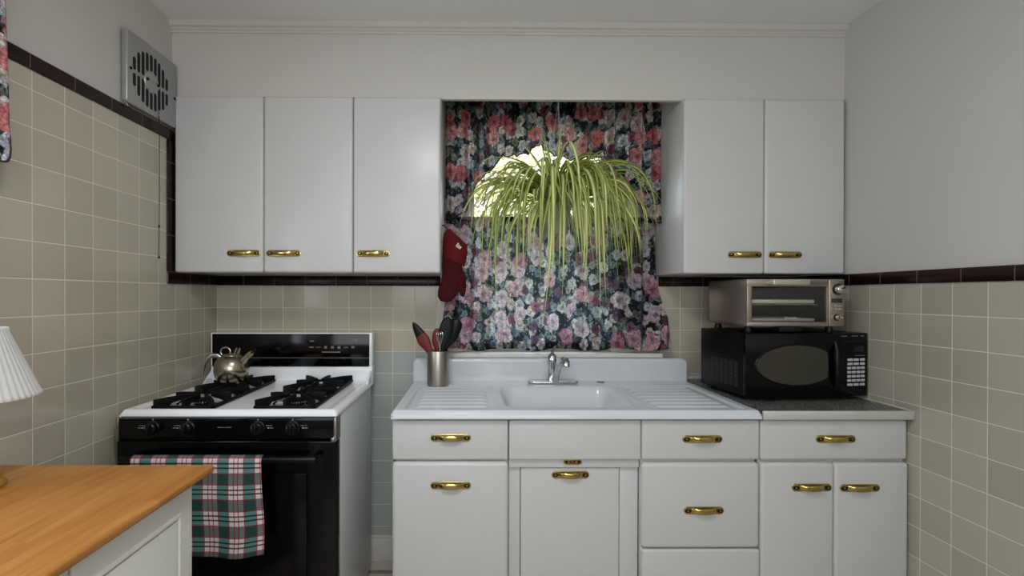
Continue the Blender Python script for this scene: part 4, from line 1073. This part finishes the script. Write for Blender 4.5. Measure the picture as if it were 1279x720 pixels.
blade(b, [((1.195, 1.435), (1.241, 1.43), .8), ((1.199, 1.40), (1.247, 1.40), .9), ((1.208, 1.37), (1.248, 1.37), .9), ((1.216, 1.345), (1.247, 1.345), .8), ((1.222, 1.328), (1.242, 1.328), .6), ((1.229, 1.319), (1.236, 1.319), .3)], Y0-.002, .018, None)
obj('hand', b, 'quilt', t, 'dark red quilted hand', angle=60)
b = B()
blade(b, [((1.160, 1.612), (1.180, 1.616), .7), ((1.1485, 1.598), (1.199, 1.600), .9), ((1.1445, 1.565), (1.228, 1.572), 1), ((1.1435, 1.54), (1.252, 1.545), 1.05), ((1.143, 1.518), (1.254, 1.512), 1.1), ((1.1428, 1.508), (1.244, 1.466), 1.1), ((1.1425, 1.503), (1.240, 1.452), 1.1)], Y0, .0235, None)
cf = obj('cuff', b, 'red', t, 'plain red cuff', angle=60)
b = B(); mt = Matrix.Translation((1.216, Y0-.0262, 1.540))@Matrix.Rotation(.6, 4, 'Y')
for q in ((-.012, -.006, -.008, .010), (-.004, .002, -.006, .006), (.004, .012, -.008, .004), (-.012, .012, -.009, -.006)): b.box(q[0], q[1], -.001, .001, q[2], q[3], mtx=mt)
obj('tag', b, 'mark', cf, 'small white printed mark')
b = B(); b.tube([(1.172, Y0, 1.606), (1.162, Y0, 1.622), (1.150, Y0, 1.632), (1.143, Y0, 1.634)], .0022, 8); b.tube([(1.1395, Y0, 1.634), (1.150, Y0, 1.634)], .003, 8); obj('hanging_loop', b, 'red', t)

# ------------------------------------------------------------------ hanging spider plant
PC = Vector((1.648, -.235, 1.735))
t = thing('hanging_spider_plant', 'spider plant with long striped drooping leaves hanging before the window', 'plant', PC)
b = B(); b.lathe([(0, -.135), (.052, -.135), (.056, -.130), (.072, -.010), (.077, -.008), (.077, .006), (.071, .006), (.069, -.008), (0, -.008)], PC, 40); pot = obj('pot', b, 'pot', t)
b = B(); b.lathe([(.0695, -.004), (.03, .003), (0, .004)], PC, 24); obj('soil', b, 'soil', pot)
b = B()
for k in range(3):
    a = 2*PI*k/3+.5; b.tube([(PC.x+.076*math.cos(a), PC.y+.076*math.sin(a), PC.z), (PC.x, PC.y-.075, 2.16)], .0008, 5)
b.tube([(PC.x, PC.y-.075, 2.155), (PC.x, PC.y-.075, 2.20), (PC.x, PC.y-.083, 2.205)], .002, 6); obj('hanger', b, 'wire', t)
tb = bmesh.new(); lay = tb.loops.layers.uv.new('UVMap')
def leaf(az, el, L, w, bend, hue, r0=.03, tw=0.0, curl=0.0):
    n = 26; p = PC+Vector((r0*math.cos(az), r0*math.sin(az), .004)); ang = el; ds = L/n
    rows = []; az0 = az; kink = .5+.5*math.sin(hue*91)
    for i in range(n+1):
        u = i/n; az = az0+curl*u*u
        hd = Vector((math.cos(az), math.sin(az), 0)); side0 = Vector((-hd.y, hd.x, 0))
        hw = w/2*(.62+.38*ss(u, 0, .25))*(1-ss(u, .45, 1.0)**1.3)+.0004
        d = hd*math.cos(ang)+Vector((0, 0, math.sin(ang))); nrm = hd*-math.sin(ang)+Vector((0, 0, math.cos(ang)))
        s = side0*math.cos(tw*u)+nrm*math.sin(tw*u)
        q = p.copy(); q.y = min(q.y, -.125-.02*abs(math.sin(hue*40)))
        rows.append([tb.verts.new(q-s*hw+nrm*hw*.35), tb.verts.new(q), tb.verts.new(q+s*hw+nrm*hw*.35)])
        p = p+d*ds
        ang = max(ang-bend*ds*(.45+1.1*ss(u, kink*.35, kink*.35+.3))*(1.0 if ang > -.75 else .35), -1.48-.08*math.sin(hue*50))
    for a, c in zip(rows, rows[1:]):
        for j in range(2):
            f = tb.faces.new((a[j], a[j+1], c[j+1], c[j]))
            for lp, (uu) in zip(f.loops, (j*.5, j*.5+.5, j*.5+.5, j*.5)): lp[lay].uv = (uu, hue)
rnd = random.Random(21)
def spray(n, az0, az1, e0, e1, l0, l1, b0, b1):
    for i in range(n):
        leaf(rnd.uniform(az0, az1), rnd.uniform(e0, e1), rnd.uniform(l0, l1), rnd.uniform(.010, .0165), rnd.uniform(b0, b1), rnd.random(), rnd.uniform(.0, .06), rnd.uniform(-1.4, 1.4), rnd.gauss(0, .75))
spray(90, 0, 2*PI, .1, 1.45, .30, .54, 5.0, 11.0)         # all round
spray(60, -PI, 0, -.1, 1.2, .30, .54, 5.0, 11.0)          # towards the room
spray(16, 0, 2*PI, 1.15, 1.55, .24, .40, 2.2, 5.5)        # young, upright
spray(34, -.9, .3, .35, 1.15, .42, .58, 4.2, 7.5)         # long, to the right
spray(30, PI-.3, PI+.9, .35, 1.2, .40, .54, 4.4, 8.5)     # long, to the left
spray(60, -PI/2-1.1, -PI/2+1.4, .5, 1.35, .56, .78, 7.0, 13.0)
for az, el, L, bd in ((3.0, 1.50, .34, .5), (2.6, 1.38, .33, .9), (3.6, 1.44, .30, .7), (.4, 1.30, .34, 2.6), (-.2, 1.2, .38, 3.2), (3.3, 1.25, .40, 3.0), (-1.4, 1.5, .36, 1.0), (-2.2, 1.45, .33, 1.2), (-2.8, 1.3, .38, 2.2), (.2, 1.1, .42, 3.0)):
    leaf(az, el, L, .016, bd, rnd.random(), .02, .3)
b = B(); b.add(tb); obj('leaves', b, 'leaf', t, angle=80)

# ------------------------------------------------------------------ outside
b = B(); b.box(-12, 15, .4, 25, -1.2, -1.0); struct('ground_outside', b, 'grass', 'lawn beyond the window', 'lawn')
def tree(x, y, h, r, n, seed):
    rnd = random.Random(seed)
    t = thing('garden_tree', 'sunlit yellow-green tree outside the sink window', 'tree', (x, y, -1.0), group='trees beyond the window')
    b = B(); b.tube([(x, y, -1), (x+.1, y, h*.3), (x-.05, y+.1, h*.65), (x, y, h)], [.14, .11, .08, .03], 10)
    for k in range(40):
        z = rnd.uniform(.3, h*.95); a = rnd.uniform(0, 2*PI); L = rnd.uniform(.5, 1)*r
        p = Vector((x, y, z)); d = Vector((math.cos(a), math.sin(a), rnd.uniform(.1, .9))); pts = [p]; 
        for i in range(5): p = p+d*L/5+Vector((rnd.uniform(-.06, .06), rnd.uniform(-.06, .06), rnd.uniform(-.05, .05))); pts.append(p)
        b.tube(pts, [.03, .022, .016, .011, .007, .004], 6)
    obj('trunk', b, 'bark', t)
    tb = bmesh.new()
    for k in range(n):
        while True:
            q = Vector((rnd.uniform(-1, 1), rnd.uniform(-1, 1), rnd.uniform(-1, 1)))
            if q.length < 1: break
        p = Vector((x+q.x*r*1.3, y+q.y*r, h*.55+q.z*h*.55)); s = rnd.uniform(.04, .085)
        a = Vector((rnd.gauss(0, 1), rnd.gauss(0, 1), rnd.gauss(0, 1))).normalized(); c = a.orthogonal().normalized()
        tb.faces.new([tb.verts.new(p+w) for w in (a*s, c*s*.5, -a*s, -c*s*.5)])
    b = B(); b.add(tb); obj('foliage', b, 'foliage', t, smooth=False)
tree(1.0, 3.6, 3.6, 1.1, 6000, 3); tree(3.3, 6.6, 4.4, 1.4, 7000, 5); tree(-.9, 7.6, 4.2, 1.4, 6000, 9)

# ------------------------------------------------------------------ light
w = bpy.data.worlds.new('sky'); bpy.context.scene.world = w; w.use_nodes = True
bgn = w.node_tree.nodes['Background']; bgn.inputs[0].default_value = (.80, .90, 1.0, 1); bgn.inputs[1].default_value = 6.0
def light(name, typ, loc, rot, energy, color=(1, 1, 1), **kw):
    l = bpy.data.lights.new(name, typ); l.energy = energy; l.color = color
    for k, v in kw.items(): setattr(l, k, v)
    o = bpy.data.objects.new(name, l); COL.objects.link(o); o.location = loc; o.rotation_euler = rot; return o
light('sun', 'SUN', (0, 0, 8), (math.radians(52), 0, math.radians(24)), 5.0, (1, .95, .82), angle=.01)
# added unseen fill: disk under the ceiling, panel before the solid rear wall
light('ceiling_fill', 'AREA', (1.2, -1.95, CEIL-.03), (0, 0, 0), 18.5, (.985, .985, 1), shape='DISK', size=.45)
light('rear_fill', 'AREA', (1.3, ROOM_Y+.05, 1.75), (PI/2, 0, 0), 28, (.94, .97, 1), shape='RECTANGLE', size=2.0, size_y=1.1)

# ------------------------------------------------------------------ camera
cam = bpy.data.cameras.new('camera'); co = bpy.data.objects.new('camera', cam); COL.objects.link(co)
f, yaw, pitch, roll, cx, cy = 590.38976, .00853, -.00344, .00223, -41.667, 10.692
fw = Vector((math.sin(yaw)*math.cos(pitch), math.cos(yaw)*math.cos(pitch), math.sin(pitch)))
r0 = Vector((math.cos(yaw), -math.sin(yaw), 0)); u0 = r0.cross(fw)
rt = r0*math.cos(roll)+u0*math.sin(roll); up = -r0*math.sin(roll)+u0*math.cos(roll)
co.matrix_world = Matrix(((rt.x, up.x, -fw.x, 1.28479), (rt.y, up.y, -fw.y, -2.369), (rt.z, up.z, -fw.z, 1.32803), (0, 0, 0, 1)))
cam.sensor_fit = 'HORIZONTAL'; cam.sensor_width = 36; cam.lens = f*36/1279
cam.shift_x = -cx/1279; cam.shift_y = cy/1279; cam.clip_start = .02
sc = bpy.context.scene; sc.camera = co
sc.view_settings.view_transform = 'Standard'; sc.view_settings.look = 'None'; sc.view_settings.gamma = 1; sc.view_settings.use_curve_mapping = False
sc.view_settings.exposure = 0.0
try:
    sc.cycles.use_denoising = True; sc.cycles.max_bounces = 8; sc.cycles.diffuse_bounces = 5; sc.cycles.sample_clamp_indirect = 6
except Exception: pass
